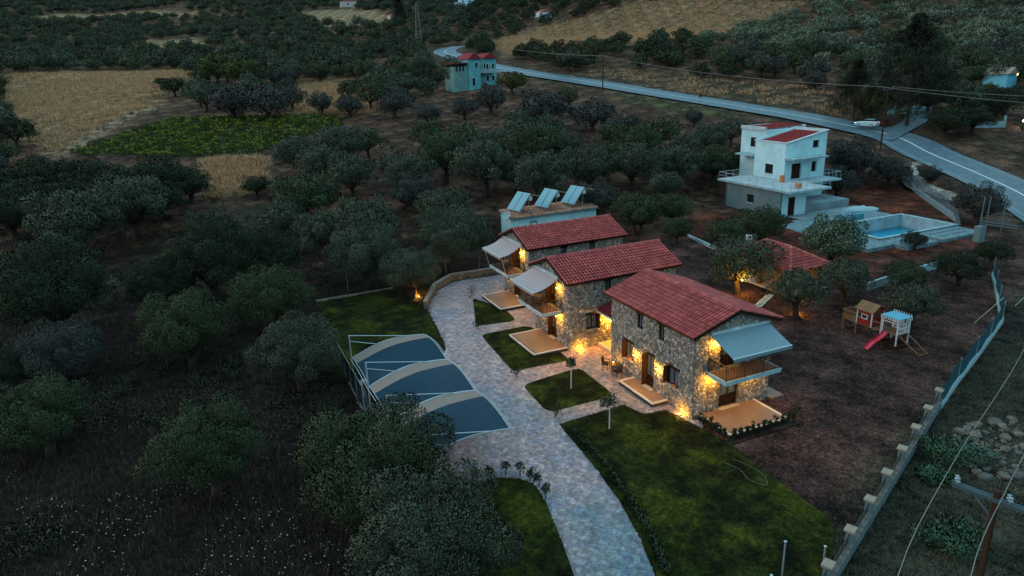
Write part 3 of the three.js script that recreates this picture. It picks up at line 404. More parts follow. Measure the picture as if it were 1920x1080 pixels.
{ // covered passage between the middle and the nearest house, a part of the middle house (its local +x runs to the nearest house)
  const p = mesh('passage_floor', bx(3.7, .22, 3.6, 5.9 + 1.93, 0, -4.7), mat([.45, .36, .22], { map: T.fine, roughness: .5 }), H2); mesh('passage_step', bx(3.7, .235, .22, 5.9 + 1.93, 0, -2.78), M.terraceEdge, p);
  const nx = -.33, ny = .944, B = new Bld(), e2 = [0, -nx * -1, 0]; const s0 = [5.98, 4.5, -6.6], dn = new THREE.Vector3(0, -1.42, 4.1).normalize(), n = new THREE.Vector3(0, dn.z, -dn.y);
  tileField(B, s0, [1, 0, 0], [0, dn.y, dn.z], [0, n.y, n.z], 3.7, 4.3, 0, null, [[.24, .03, .035], [.2, .026, .03]]); const lr = mesh('passage_roof', solid([[5.98, 4.48, -6.6], [9.7, 4.48, -6.6], [9.7, 4.48 + dn.y * 4.3, -6.6 + dn.z * 4.3], [5.98, 4.48 + dn.y * 4.3, -6.6 + dn.z * 4.3]], .1, [0, n.y, n.z]), M.pan, H2);
  tag(mesh('roof_tiles', B.geo(), M.tile, lr), null, null, null, 'stuff'); mesh('eave_board', bx(3.7, .14, .05, 7.84, 2.93, -2.5), M.white, lr);
  const lamp = mesh('wall_lamp', [bar([5.97, 2.6, -3.7], [6.3, 2.6, -3.7], .015)], M.iron, H2); glow(lamp, 6.3, 2.5, -3.7, 7.5, .06); const l2 = mesh('wall_lamp', [bar([5.97, 2.4, -6.2], [6.16, 2.4, -6.2], .015)], M.iron, H2); glow(l2, 6.16, 2.3, -6.2, 4, .06);
}
// ---------------------------------------------------------------- furniture and lamps round the houses
function spot(x, z, label, power, y = .14) { const t = thing('ground_lamp', label, 'lamp', [x, 0, z], R() * 6, 'ground uplights'); t.userData.group = undefined; delete t.userData.group; mesh('housing', [new THREE.CylinderGeometry(.07, .09, .09, 12).translate(0, .045, 0), bar([0, -.1, 0], [0, .02, 0], .02)], M.iron, t); glow(t, 0, y, 0, power, .06); return t; }
{ let p = grid([11.14, -39.11], -.32, .8); spot(p[0], p[1], 'ground lamp glaring at the front corner of the nearest stone house', 1.25); p = grid([4.33, -50.86], .95, -.34); spot(p[0], p[1], 'ground lamp glaring at the foot of the middle house wall', 1.4); }
spot(-9.4, -65.7, 'ground lamp glowing by the far corner of the left lawn', 2.2); spot(25.05, -56.9, 'ground lamp at the foot of the olive tree before the pavilion', 2);
{ const t = thing('tree_lamp', 'lamp clamped in the fork of the olive tree beside the pavilion', 'lamp', [21.75, 0, -62.3]); mesh('bracket', bar([0, 1.3, 0], [.1, 1.62, .12], .02), M.iron, t); glow(t, .1, 1.68, .14, 5, .07); }
function chair(pos, turn, label) {
  const t = thing('wicker_chair', label, 'chair', pos, turn), w = mat([.035, .025, .02], { map: T.weave, roughness: .6 });
  mesh('seat', [bx(.5, .05, .48, 0, .4, 0), bx(.46, .06, .44, 0, .452, 0)], w, t); mesh('backrest', bx(.5, .5, .045, 0, .44, -.25, 0, -.18), w, t);
  for (const s of [-1, 1]) { mesh('armrest', [bx(.045, .04, .5, s * .27, .64, 0), bx(.04, .22, .04, s * .27, .42, .2)], w, t); for (const q of [-1, 1]) mesh('leg', bar([s * .23, 0, q * .22], [s * .23, .42, q * .2], .018), M.iron, t); } return t;
}
{ const a = grid([11.14, -39.11], -.75, 9.15), b = grid([11.14, -39.11], -.75, 7.55), c = grid([11.14, -39.11], -.6, 8.35);
  chair([a[0], .035, a[1]], TH + 1.6 - .9, 'dark wicker chair by the wall at the passage end of the small table'); chair([b[0], .035, b[1]], TH - 1.2 - .4, 'dark wicker chair under the window, on the door side of the small table');
  const t = thing('round_table', 'small round table with a lit candle between two wicker chairs', 'table', [c[0], .035, c[1]]); mesh('tabletop', new THREE.CylinderGeometry(.36, .36, .03, 20).translate(0, .7, 0), M.woodBrown, t); for (let k = 0; k < 3; k++) mesh('leg', bar([Math.cos(k * 2.1) * .3, 0, Math.sin(k * 2.1) * .3], [Math.cos(k * 2.1) * .12, .69, Math.sin(k * 2.1) * .12], .016), M.iron, t);
  const l = thing('candle_lantern', 'glowing candle lantern on the small round table', 'lantern', [c[0], .752, c[1]]); mesh('lantern_base', new THREE.CylinderGeometry(.06, .07, .03, 10).translate(0, .015, 0), M.iron, l); glow(l, 0, .09, 0, .5, .05);
}
function bistro(house, x, z, label) { const v = new THREE.Vector3(x, 3.122, z).applyAxisAngle(new THREE.Vector3(0, 1, 0), ROT2).add(house.position); const t = thing('bistro_table', label, 'table', [v.x, v.y, v.z]); mesh('tabletop', new THREE.CylinderGeometry(.38, .38, .03, 20).translate(0, .74, 0), mat([.5, .36, .16], { map: T.wood }), t); mesh('pedestal', [bar([0, 0, 0], [0, .73, 0], .025), new THREE.CylinderGeometry(.2, .22, .03, 14).translate(0, .015, 0)], M.iron, t);
  for (const [q, lab] of [[-.75, 'left'], [.75, 'right']]) { const c = new THREE.Vector3(x + q, 3.122, z - .05).applyAxisAngle(new THREE.Vector3(0, 1, 0), ROT2).add(house.position); const k = thing('balcony_chair', label.replace('round table on the balcony', q < 0 ? 'slatted chair left of the balcony table' : 'slatted chair right of the balcony table'), 'chair', [c.x, c.y, c.z], ROT2 + (q < 0 ? 1.57 : -1.57)); mesh('seat', bx(.42, .035, .42, 0, .44, 0), M.woodBrown, k); mesh('backrest', [bx(.42, .1, .025, 0, .62, -.2), bx(.42, .1, .025, 0, .78, -.21)], M.woodBrown, k); for (const s of [-1, 1]) for (const e of [-1, 1]) mesh('leg', bar([s * .18, 0, e * .18], [s * .18, e < 0 ? .9 : .44, e * .2], .014), M.iron, k); } }
bistro(H2, 2.4, .95, 'round table on the balcony of the middle stone house'); bistro(H3, 2.4, .95, 'round table on the balcony of the farthest stone house');
function pot(s, y, label) { const p = grid([11.14, -39.11], -.06, s), t = thing('flower_pot', label, 'flowers', [p[0], y, p[1]], TH); mesh('planter', bx(.18, .14, .36), M.terracotta, t); const b = new Bld(); for (let k = 0; k < 90; k++) { const x = rr(-.14, .14), yy = rr(.1, .36), z = rr(-.22, .22), a = rr(0, 6.3), r = .035, red = R() < .6; b.tri([x, yy, z], [x + Math.cos(a) * r, yy + rr(-.03, .03), z + Math.sin(a) * r], [x - Math.sin(a) * r, yy + .03, z + Math.cos(a) * r], red ? tint([.5, .02, .05], .3) : tint([.04, .09, .03], .3)); } mesh('blossom', b.geo(), M.leaf, t); }
pot(7.1, 1.405, 'red geraniums on the sill of the window nearest the wicker chairs'); pot(1.85, 1.505, 'red geraniums on the sill of the window nearest the house corner');
// ---------------------------------------------------------------- car shelters with suspended shade cloth
function shelter(x, z, label) {
  const t = thing('car_shelter', label, 'carport', [x, 0, z], TH, null), S = 5.3, Y = (u, v) => 2.2 + (u < .62 ? Math.sin(u / .62 * Math.PI / 2) * .92 : .92 - (u - .62) ** 2 * 1.1) + Math.sin(v * Math.PI) * (.14 + .2 * u) - .16 * Math.sin(v * Math.PI) * Math.sin(u * Math.PI), X = u => .2 + 5.4 * u;
  const cloth = (v0, v1, dy) => { const B = new Bld(), nu = 18, nv = 8, pt = (i, j) => { const u = i / nu, v = v0 + (v1 - v0) * j / nv; return [X(u), Y(u, v) + dy, v * S]; }; for (let i = 0; i < nu; i++) for (let j = 0; j < nv; j++) B.quad(pt(i, j), pt(i + 1, j), pt(i + 1, j + 1), pt(i, j + 1), [1, 1, 1]); const g = B.geo(); g.deleteAttribute('color'); return g; };
  mesh('shade_net', cloth(.27, .985, .02), M.net, t); mesh('cloth_band', cloth(.012, .27, .026), M.netBeige, t);
  for (const v of [.004, .996]) { const pts = []; for (let k = 0; k <= 10; k++) pts.push([X(k / 10), Y(k / 10, v) + .03, v * S]); mesh('rib', tube(pts, .028, 24), M.steel, t); }
  for (const [u, q] of [[0, 0], [1, 0], [0, .16], [1, .16]]) { const pts = []; for (let k = 0; k <= 10; k++) pts.push([X(u) + (u ? q : -q), Y(u, k / 10) + .03 - q * .5, S * k / 10]); mesh('edge_tube', tube(pts, .024, 20), M.steel, t); }
  for (const v of [0, 1]) { const zz = v * S + (v ? -.06 : .06); if (v && !/nearest/.test(label)) continue; mesh('post', [bar([.12, 0, zz], [.12, 4, zz], .05, 8), bx(.3, .02, .3, .12, 0, zz)], M.steel, t); mesh('tie_bar', bar([.12, 3.98, zz], [4.4, 3.12, zz], .03), M.steel, t); mesh('tie_bar', bar([.12, 3.55, zz], [2, 2.95, zz], .026), M.steel, t); }
  return t;
}
{ const o = [-11.5, -45]; for (const [k, l] of [[0, 'farthest of the three car shelters, next to the left lawn'], [1, 'middle car shelter of the three beside the drive'], [2, 'nearest of the three car shelters, half hidden by the big olive']]) { const p = grid(o, 0, 1 - 5.3 * k); shelter(p[0], p[1], l); } }
function car(pos, turn, label, paint, lit) {                          // small hatchback, nose to +x
  const t = thing('parked_car', label, 'car', pos, turn), pm = new THREE.MeshPhysicalMaterial({ color: new THREE.Color().setRGB(...paint), roughness: .35, clearcoat: 1, clearcoatRoughness: .08 });
  const prof = [[-2, .42], [-2.02, .8], [-1.9, .98], [-.95, 1.02], [.75, .98], [1.75, .84], [1.98, .66], [2, .4], [1.65, .3], [-1.7, .3]], s = new THREE.Shape(prof.map(p => new THREE.Vector2(...p)));
  mesh('body', new THREE.ExtrudeGeometry(s, { depth: 1.5, bevelSize: .1, bevelThickness: .1, bevelSegments: 3 }).translate(0, 0, -.75), pm, t);
  const cab = new THREE.Shape([[-1.72, .96], [-1.5, 1.38], [-1.1, 1.46], [.05, 1.46], [.82, .96]].map(p => new THREE.Vector2(...p))); mesh('windows', new THREE.ExtrudeGeometry(cab, { depth: 1.3, bevelSize: .04, bevelThickness: .06, bevelSegments: 2 }).translate(0, 0, -.65), mat([.02, .03, .035], { roughness: .08 }), t);
  mesh('roof', new THREE.ExtrudeGeometry(new THREE.Shape([[-1.5, 1.4], [-1.1, 1.485], [.05, 1.485], [.3, 1.33], [.05, 1.41], [-1.1, 1.41]].map(p => new THREE.Vector2(...p))), { depth: 1.32, bevelSize: .02, bevelThickness: .04, bevelSegments: 1 }).translate(0, .01, -.66), pm, t);
  for (const x of [-1.28, 1.28]) for (const z of [-.8, .8]) { const w = mesh('wheel', new THREE.TorusGeometry(.24, .085, 8, 20).translate(x, .32, z), mat([.015, .015, .015]), t); mesh('rim', new THREE.CylinderGeometry(.2, .2, .12, 14).rotateX(Math.PI / 2).translate(x, .32, z), M.zinc, w); }
  for (const z of [-.6, .6]) { mesh('headlight', bx(.08, .16, .34, 2.03, .62, z), lit ? new THREE.MeshStandardMaterial({ color: 0, emissive: 0xffffff, emissiveIntensity: 8 }) : M.glass, t); mesh('tail_light', bx(.06, .2, .26, -2.08, .72, z), lit ? new THREE.MeshStandardMaterial({ color: 0, emissive: 0xff1408, emissiveIntensity: 3 }) : M.red, t); }
  return t;
}
{ const o = [-11.5, -45]; let p = grid(o, 2.5, -1.6); car([p[0], .035, p[1]], TH, 'dark car parked under the farthest car shelter', [.02, .022, .026]); p = grid(o, 2.6, -7); car([p[0], .035, p[1]], TH, 'pale grey car parked under the middle car shelter', [.25, .27, .28]); }
{ // dark shade-net fence behind the shelters
  const a = [-15.25, -53.2], b = [-10.3, -42], t = thing('shade_fence', 'dark shade-cloth fence standing behind the car shelters', 'fence', [a[0], 0, a[1]]), d = [b[0] - a[0], b[1] - a[1]];
  mesh('shade_cloth', beam([0, .95, 0], [d[0], .95, d[1]], .02, 1.7), M.shade, t); for (let k = 0; k <= 6; k++) mesh('fence_post', bar([d[0] * k / 6, 0, d[1] * k / 6], [d[0] * k / 6, 1.95, d[1] * k / 6], .035), M.zinc, t); mesh('top_wire', bar([0, 1.83, 0], [d[0], 1.83, d[1]], .015), M.steel, t);
}
{ // low stone wall round the head of the drive
  const pts = [[-8.35, -62.2], [-7.95, -67.8], [-6.5, -71], [-1.4, -73], [2.5, -74.3]], t = thing('low_stone_wall', 'low stone retaining wall curving round the far end of the drive', 'wall'), B = new Bld(), c = []; t.position.set(0, 0, 0);
  for (let i = 1; i < pts.length; i++) { const [a, b] = pts[i - 1], [e, f] = pts[i], L = Math.hypot(e - a, f - b), ang = Math.atan2(-(f - b), e - a); c.push(bx(L, .72, .3, (a + e) / 2, 0, (b + f) / 2, ang)); const dx = (e - a) / L, dz = (f - b) / L; stones(0, .0, L, .8, .32, .22, .03, (x, y) => x > .05 && x < L - .05 && y > .05 && y < .7, P => slabStone(B, P, (x, y, u) => [a + dx * x - dz * (.14 + u), y, b + dz * x + dx * (.14 + u)], .05, .03, tint([.34, .24, .16], .3, .06))); for (let k = 0; k * .5 < L - .2; k++) mesh('cap_stone', bx(Math.min(.48, L - k * .5), .07, .4, a + dx * (k * .5 + .25), .722 + rr(0, .012), b + dz * (k * .5 + .25), ang + rr(-.03, .03)), M.cap, t); }
  const w = mesh('wall', c, M.mortar, t); tag(mesh('wall_stones', B.geo(), M.stone, w), null, null, null, 'stuff');
  const f = thing('wire_fence', 'thin wire fence on pale posts above the low stone wall', 'fence'), fp = [[-22, -66], [-17, -68.2], [-12.6, -69.6], [-9.3, -70.6], [-7.2, -73], [-3.6, -74.6], [0, -76]]; fp.forEach(([x, z]) => mesh('fence_post', bar([x, 0, z], [x, 2.1, z], .035), M.cable, f)); for (const y of [.6, 1.1, 1.6, 2]) mesh('wire', mergeGeometries(fp.slice(1).map(([x, z], i) => prep(bar([fp[i][0], y, fp[i][1]], [x, y, z], .004, 4)))), M.iron, f);
  const k = thing('lawn_kerb', 'pale kerb along the far edge of the left lawn', 'kerb'); for (let i = 0; i < 12; i++) { const t0 = i / 12, t1 = (i + .97) / 12; mesh('kerb_stone', beam([-19.7 + 7.2 * t0, .08, -65.6 - 3.3 * t0], [-19.7 + 7.2 * t1, .08, -65.6 - 3.3 * t1], .16, .22), M.cap, k); }
}
// ---------------------------------------------------------------- storage building, solar panels, dish
{
  const o = [.2, -86.5], S = (u, y, v) => { const p = grid(o, u, v); return [p[0], y, p[1]]; }, t = thing('storage_building', 'long low white building with orange tiled roof behind the farthest house', 'building', [o[0], 0, o[1]], TH);
  mesh('wall', [bx(12.6, 3.2, .25, 6.3, 0, -.125), bx(12.6, 3.5, .25, 6.3, 0, -3.1), bx(.25, 3.2, 2.7, .125, 0, -1.6), bx(.25, 3.2, 2.7, 12.475, 0, -1.6)], M.plaster, t);
  const a = Math.atan(.13), B = new Bld(), TC = [[.62, .31, .21], [.55, .25, .16], [.7, .4, .29], [.46, .2, .13]]; const rf = mesh('roof', bx(13, .1, 3.9, 6.3, 3.36, -1.55, 0, a), M.concrete, t); tileField(B, [-.2, 3.72, -3.5], [1, 0, 0], [0, -Math.sin(a), Math.cos(a)], [0, Math.cos(a), Math.sin(a)], 13, 3.9, 0, null, TC); tag(mesh('roof_tiles', B.geo(), M.tile, rf), null, null, null, 'stuff');
  mesh('window', [bx(.9, .1, .06, 3.2, 2.4, .03), bx(.06, .8, .06, 2.75, 1.6, .03), bx(.06, .8, .06, 3.65, 1.6, .03)], M.woodDark, t);
  const L = ['solar water panel pair nearest the satellite dish', 'middle solar water panel pair on the orange roof', 'solar water panel pair at the dark tree end of the orange roof'];
  [1.9, 5.9, 9.9].forEach((u, k) => { const p = S(u, 3.5, 1.6), s = thing('solar_panel', L[k], 'solar panel', p, -.92); const pan = new THREE.MeshPhysicalMaterial({ color: new THREE.Color().setRGB(.09, .25, .32), roughness: .22, clearcoat: 1, clearcoatRoughness: .05 });
    for (const x of [-.56, .56]) { const f = mesh('collector', bx(1.06, .08, 2.3, x, 1.15, 0, 0, .82), M.steel, s); mesh('collector_glass', bx(.98, .012, 2.2, x, 1.225, .055, 0, .82), pan, f); mesh('divider', bx(.02, .015, 2.2, x, 1.238, .055, 0, .82), M.steel, f); }
    mesh('stand', [bar([-.9, -.1, -.6], [-.9, 2, -.72], .025), bar([.9, -.1, -.6], [.9, 2, -.72], .025), bar([-.9, .1, .7], [.9, .1, .7], .025), bar([-.9, .2, -.65], [.9, 1.9, -.7], .02)], M.zinc, s); mesh('water_tank', new THREE.CylinderGeometry(.26, .26, 1.7, 18).rotateZ(Math.PI / 2).translate(0, 1.5, -.95), M.white, s); mesh('pipe', bar([1.1, 1.95, -.72], [2.4, 1.98, -.8], .03), M.cap, s); s.scale.setScalar(1.22); });
  const d = thing('satellite_dish', 'round satellite dish on the left end of the storage building', 'satellite dish', S(-.5, 3.1, .1), TH - .9); const q = new THREE.LatheGeometry([0, .15, .3, .42, .52].map(r => new THREE.Vector2(r, r * r * .45)), 28).rotateX(1.15).translate(0, .62, 0); mesh('dish', q, M.concretePale, d); mesh('arm', [bar([0, -.3, -.1], [0, .6, -.02], .03), bar([0, .2, .15], [0, .72, .55], .015)], M.zinc, d); mesh('receiver', bx(.08, .08, .14, 0, .7, .56), M.white, d);
}
// ---------------------------------------------------------------- pavilion with hipped roof
{
  const o = [26.1, -61.6], W = 5.3, L = 8.6, e = 2.45, r = 3.95, t = thing('pavilion', 'open pavilion with red hipped tile roof and stone posts', 'pavilion', [o[0], 0, o[1]], TH), roof = new THREE.Group(); roof.name = 'roof'; t.add(roof);
  mesh('platform', bx(W - .2, .16, L - .2, W / 2, 0, -L / 2), M.terraceEdge, t); for (const [x, z] of [[.5, -.5], [W - .5, -.5], [.5, -L / 2], [.5, -L + .5], [W - .5, -L + .5]]) mesh('post', bx(.42, e - .15, .42, x, .16, z), mat([.2, .12, .08], { map: T.rough }), t);
  mesh('back_wall', bx(.3, e - .2, L - 1.2, W - .5, .16, -L / 2), mat([.45, .30, .18], { map: T.rough }), t); mesh('counter', bx(2.2, .9, .6, 3.2, .16, -L + 1.4), M.concrete, t);
  const A = [0, e, 0], Bq = [W, e, 0], C = [W, e, -L], D = [0, e, -L], r0 = [W / 2, r, -W / 2], r1 = [W / 2, r, -L + W / 2], B = new Bld(), face = (p, q, w, h, ins) => {};
  const dec = new Bld(); [[A, D, r1, r0], [Bq, C, r1, r0]].forEach(f => dec.quad(...f, [1, 1, 1])); dec.tri(A, Bq, r0, [1, 1, 1]); dec.tri(D, C, r1, [1, 1, 1]); dec.quad(A.map((v, i) => v - (i === 1 ? .02 : 0)), Bq.map((v, i) => v - (i === 1 ? .02 : 0)), C.map((v, i) => v - (i === 1 ? .02 : 0)), D.map((v, i) => v - (i === 1 ? .02 : 0)), [1, 1, 1]); const dg = dec.geo(); dg.deleteAttribute('color'); mesh('roof_deck', dg, M.pan, roof);
  const sl = Math.hypot(W / 2, r - e), ny = W / 2 / sl, nx = (r - e) / sl, k = W / 2 / sl;
  tileField(B, [W / 2, r, 0], [0, 0, -1], [-ny, -nx, 0], [-nx, ny, 0], L, sl, 0, (a, b) => a > W / 2 - b * k - .05 && a < L - W / 2 + b * k + .05, REDS); tileField(B, [W / 2, r, 0], [0, 0, -1], [ny, -nx, 0], [nx, ny, 0], L, sl, 0, (a, b) => a > W / 2 - b * k && a < L - W / 2 + b * k, REDS);
  tileField(B, [0, r, -W / 2], [1, 0, 0], [0, -nx, ny], [0, ny, nx], W, sl, 0, (a, b) => Math.abs(a - W / 2) < b * k + .05, REDS); tileField(B, [0, r, -L + W / 2], [1, 0, 0], [0, -nx, -ny], [0, ny, -nx], W, sl, 0, (a, b) => Math.abs(a - W / 2) < b * k, REDS);
  tag(mesh('roof_tiles', B.geo(), M.tile, roof), null, null, null, 'stuff'); const rd = new Bld(), oc = [[.56, .16, .1], [.5, .1, .08]]; for (const [p, q] of [[r0, A], [r0, Bq], [r1, C], [r1, D], [r0, r1]]) ridgeRow(rd, [p[0], p[1] + .05, p[2]], [q[0], q[1] + .07, q[2]], .17, oc); tag(mesh('ridge_tiles', rd.geo(), M.tile, roof), null, null, null, 'stuff');
  mesh('chimney', [bx(.45, 1.3, .45, 1.2, e + .3, -L + 1.7), bx(.56, .08, .56, 1.2, e + 1.603, -L + 1.7), bx(.4, .24, .4, 1.2, e + 1.69, -L + 1.7), bx(.54, .07, .54, 1.2, e + 1.935, -L + 1.7)], M.white, t);
  const l = mesh('wall_lamp', bar([W - .65, 2, -3], [W - .8, 2, -3], .015), M.iron, t); glow(l, W - .85, 1.95, -3, .35);
}
{ const t = thing('stepping_slabs', 'double row of square stepping slabs leading to the pavilion', 'path', [22.3, 0, -59.2]), d = [2.45, -3.25], L = Math.hypot(...d); for (let i = 0; i < 5; i++) for (let j = 0; j < 2; j++) { const a = (i + .5) / 5; mesh('slab', bx(.5, .05, .7, d[0] * a + (j - .5) * .56 * -d[1] / L * -1, 0, d[1] * a + (j - .5) * .56 * d[0] / L, Math.atan2(d[0], d[1]) + rr(-.04, .04)), M.concretePale, t); } }
function settle(t) { const b = new THREE.Box3().setFromObject(t), c = b.getCenter(new THREE.Vector3()); c.y = b.min.y; t.position.copy(c); t.children.forEach(k => k.position.sub(c)); return t; }
// ---------------------------------------------------------------- boundary on the right: pillared wall, shade-net fence, slatted fence
{
  const a = [9.8, -20.4], b = [27.2, -39.5], L = Math.hypot(b[0] - a[0], b[1] - a[1]), dx = (b[0] - a[0]) / L, dz = (b[1] - a[1]) / L, ang = Math.atan2(-dz, dx), t = thing('boundary_wall', 'low concrete boundary wall with stepped pillars along the bare yard', 'wall');
  const P = s => [a[0] + dx * s, a[1] + dz * s], n = Math.floor(L / 2.95), w = mesh('wall', bx(L, .62, .2, ...[(a[0] + b[0]) / 2, 0, (a[1] + b[1]) / 2], ang), M.plasterGrey, t); mesh('coping', bx(L, .06, .27, (a[0] + b[0]) / 2, .622, (a[1] + b[1]) / 2, ang), mat([.2, .18, .165], { map: T.rough }), w);
  for (let k = 0; k <= n; k++) { const p = P(L - k * 2.95 - .35), q = [p[0] - dz * -.12, p[1] + dx * -.12]; const pl = mesh('pillar', bx(.36, 1.3, .3, q[0], 0, q[1], ang), M.plasterGrey, t); mesh('pillar_cap', bx(.56, .08, .46, q[0], 1.302, q[1], ang), M.cap, pl); if (k < n) { const m = P(L - k * 2.95 - 1.8); mesh('fence_panel', [0, 1, 2].map(j => bx(2.5, .05, .03, m[0] + dz * .1, .78 + j * .17, m[1] - dx * .1, ang)), M.iron, t); } }
  settle(t);
  const f = thing('net_fence', 'dark green shade-net fence bending round the yard corner', 'fence'), fp = [[26.97, -39.2], [30.4, -42.8], [33.9, -46.3], [37.3, -49.8], [40.6, -53.2], [43.2, -57.4], [45.8, -61.6], [48.3, -65.7]];
  for (let i = 1; i < fp.length; i++) { const [p, q] = fp[i - 1], [r, s] = fp[i], y0 = 0, B = new Bld(), K = 8; for (let k = 0; k < K; k++) { const pt = (kk, v) => { const u = kk / K; return [p + (r - p) * u + Math.sin(u * 5 + v) * .04, .42 + 1.35 * v - (v ? Math.sin(u * Math.PI) * .12 : 0), q + (s - q) * u + Math.sin(u * 7) * .04]; }; B.quad(pt(k, 0), pt(k + 1, 0), pt(k + 1, 1), pt(k, 1), [1, 1, 1]); } const g = B.geo(); g.deleteAttribute('color'); mesh('net_panel', g, M.netBlue, f); mesh('footing', beam([p, .2, q], [r, .2, s], .22, .44), M.concretePale, f); mesh('fence_post', bar([r, .4, s], [r, 1.9, s], .03), M.zinc, f); } settle(f);
  const sf = thing('slatted_fence', 'long grey slatted fence on a concrete footing beside the road plot', 'fence'), A = [57.2, -84.5], Z = [66.2, -114.3], m = 8; for (let k = 0; k <= m; k++) { const x = A[0] + (Z[0] - A[0]) * k / m, z = A[1] + (Z[1] - A[1]) * k / m, y = land(x, z) ; mesh('fence_post', bx(.1, 2.2, .1, x, y, z), M.slatGrey, sf); if (k < m) { const x2 = A[0] + (Z[0] - A[0]) * (k + 1) / m, z2 = A[1] + (Z[1] - A[1]) * (k + 1) / m, y2 = land(x2, z2); mesh('footing', beam([x, y + .35, z], [x2, y2 + .35, z2], .25, .9), M.concrete, sf); for (let j = 0; j < 5; j++) mesh('slat', beam([x, y + .95 + j * .29, z], [x2, y2 + .95 + j * .29, z2], .04, .15), M.slatGrey, sf); } } settle(sf);
  const kw = thing('retaining_kerb', 'low pale concrete kerb wall below the red earth, behind the playground', 'wall'); for (const [p, q, h] of [[[34.2, -62.7], [39.5, -66], .8], [[40.2, -66.4], [45.4, -69.4], .75]]) mesh('wall_section', beam([p[0], h / 2 - .05, p[1]], [q[0], h / 2 - .05, q[1]], .22, h + .1), M.concretePale, kw); settle(kw);
  const kw2 = thing('retaining_kerb', 'low concrete kerb wall left of the pavilion under the red earth bank', 'wall'); mesh('wall_section', beam([22.6, .25, -85.4], [24.4, .25, -78.3], .22, .6), M.concretePale, kw2); mesh('wall_section', beam([24.4, .25, -78.2], [26.5, .25, -71.5], .22, .6), M.concretePale, kw2); settle(kw2);
  const gp = thing('gate_frame', 'unfinished concrete gate pier with three tall grey posts, upper right', 'gate'), g0 = [55.2, -78.5]; mesh('pier', bx(.9, 1.9, .8, g0[0], 0, g0[1], .3), M.plasterGrey, gp); for (const [x, z] of [[.2, -.4], [.75, -.2], [2.9, -.6]]) mesh('post', bar([g0[0] + x, 0, g0[1] + z], [g0[0] + x, 5.3, g0[1] + z], .07), M.slatGrey, gp); for (const k of [0, .3]) mesh('beam', beam([g0[0] + .2, 2.1 + k, g0[1] - .4], [g0[0] + 3.6, 1.7 + k, g0[1] + 1], .1, .14), M.slatGrey, gp); settle(gp);
}
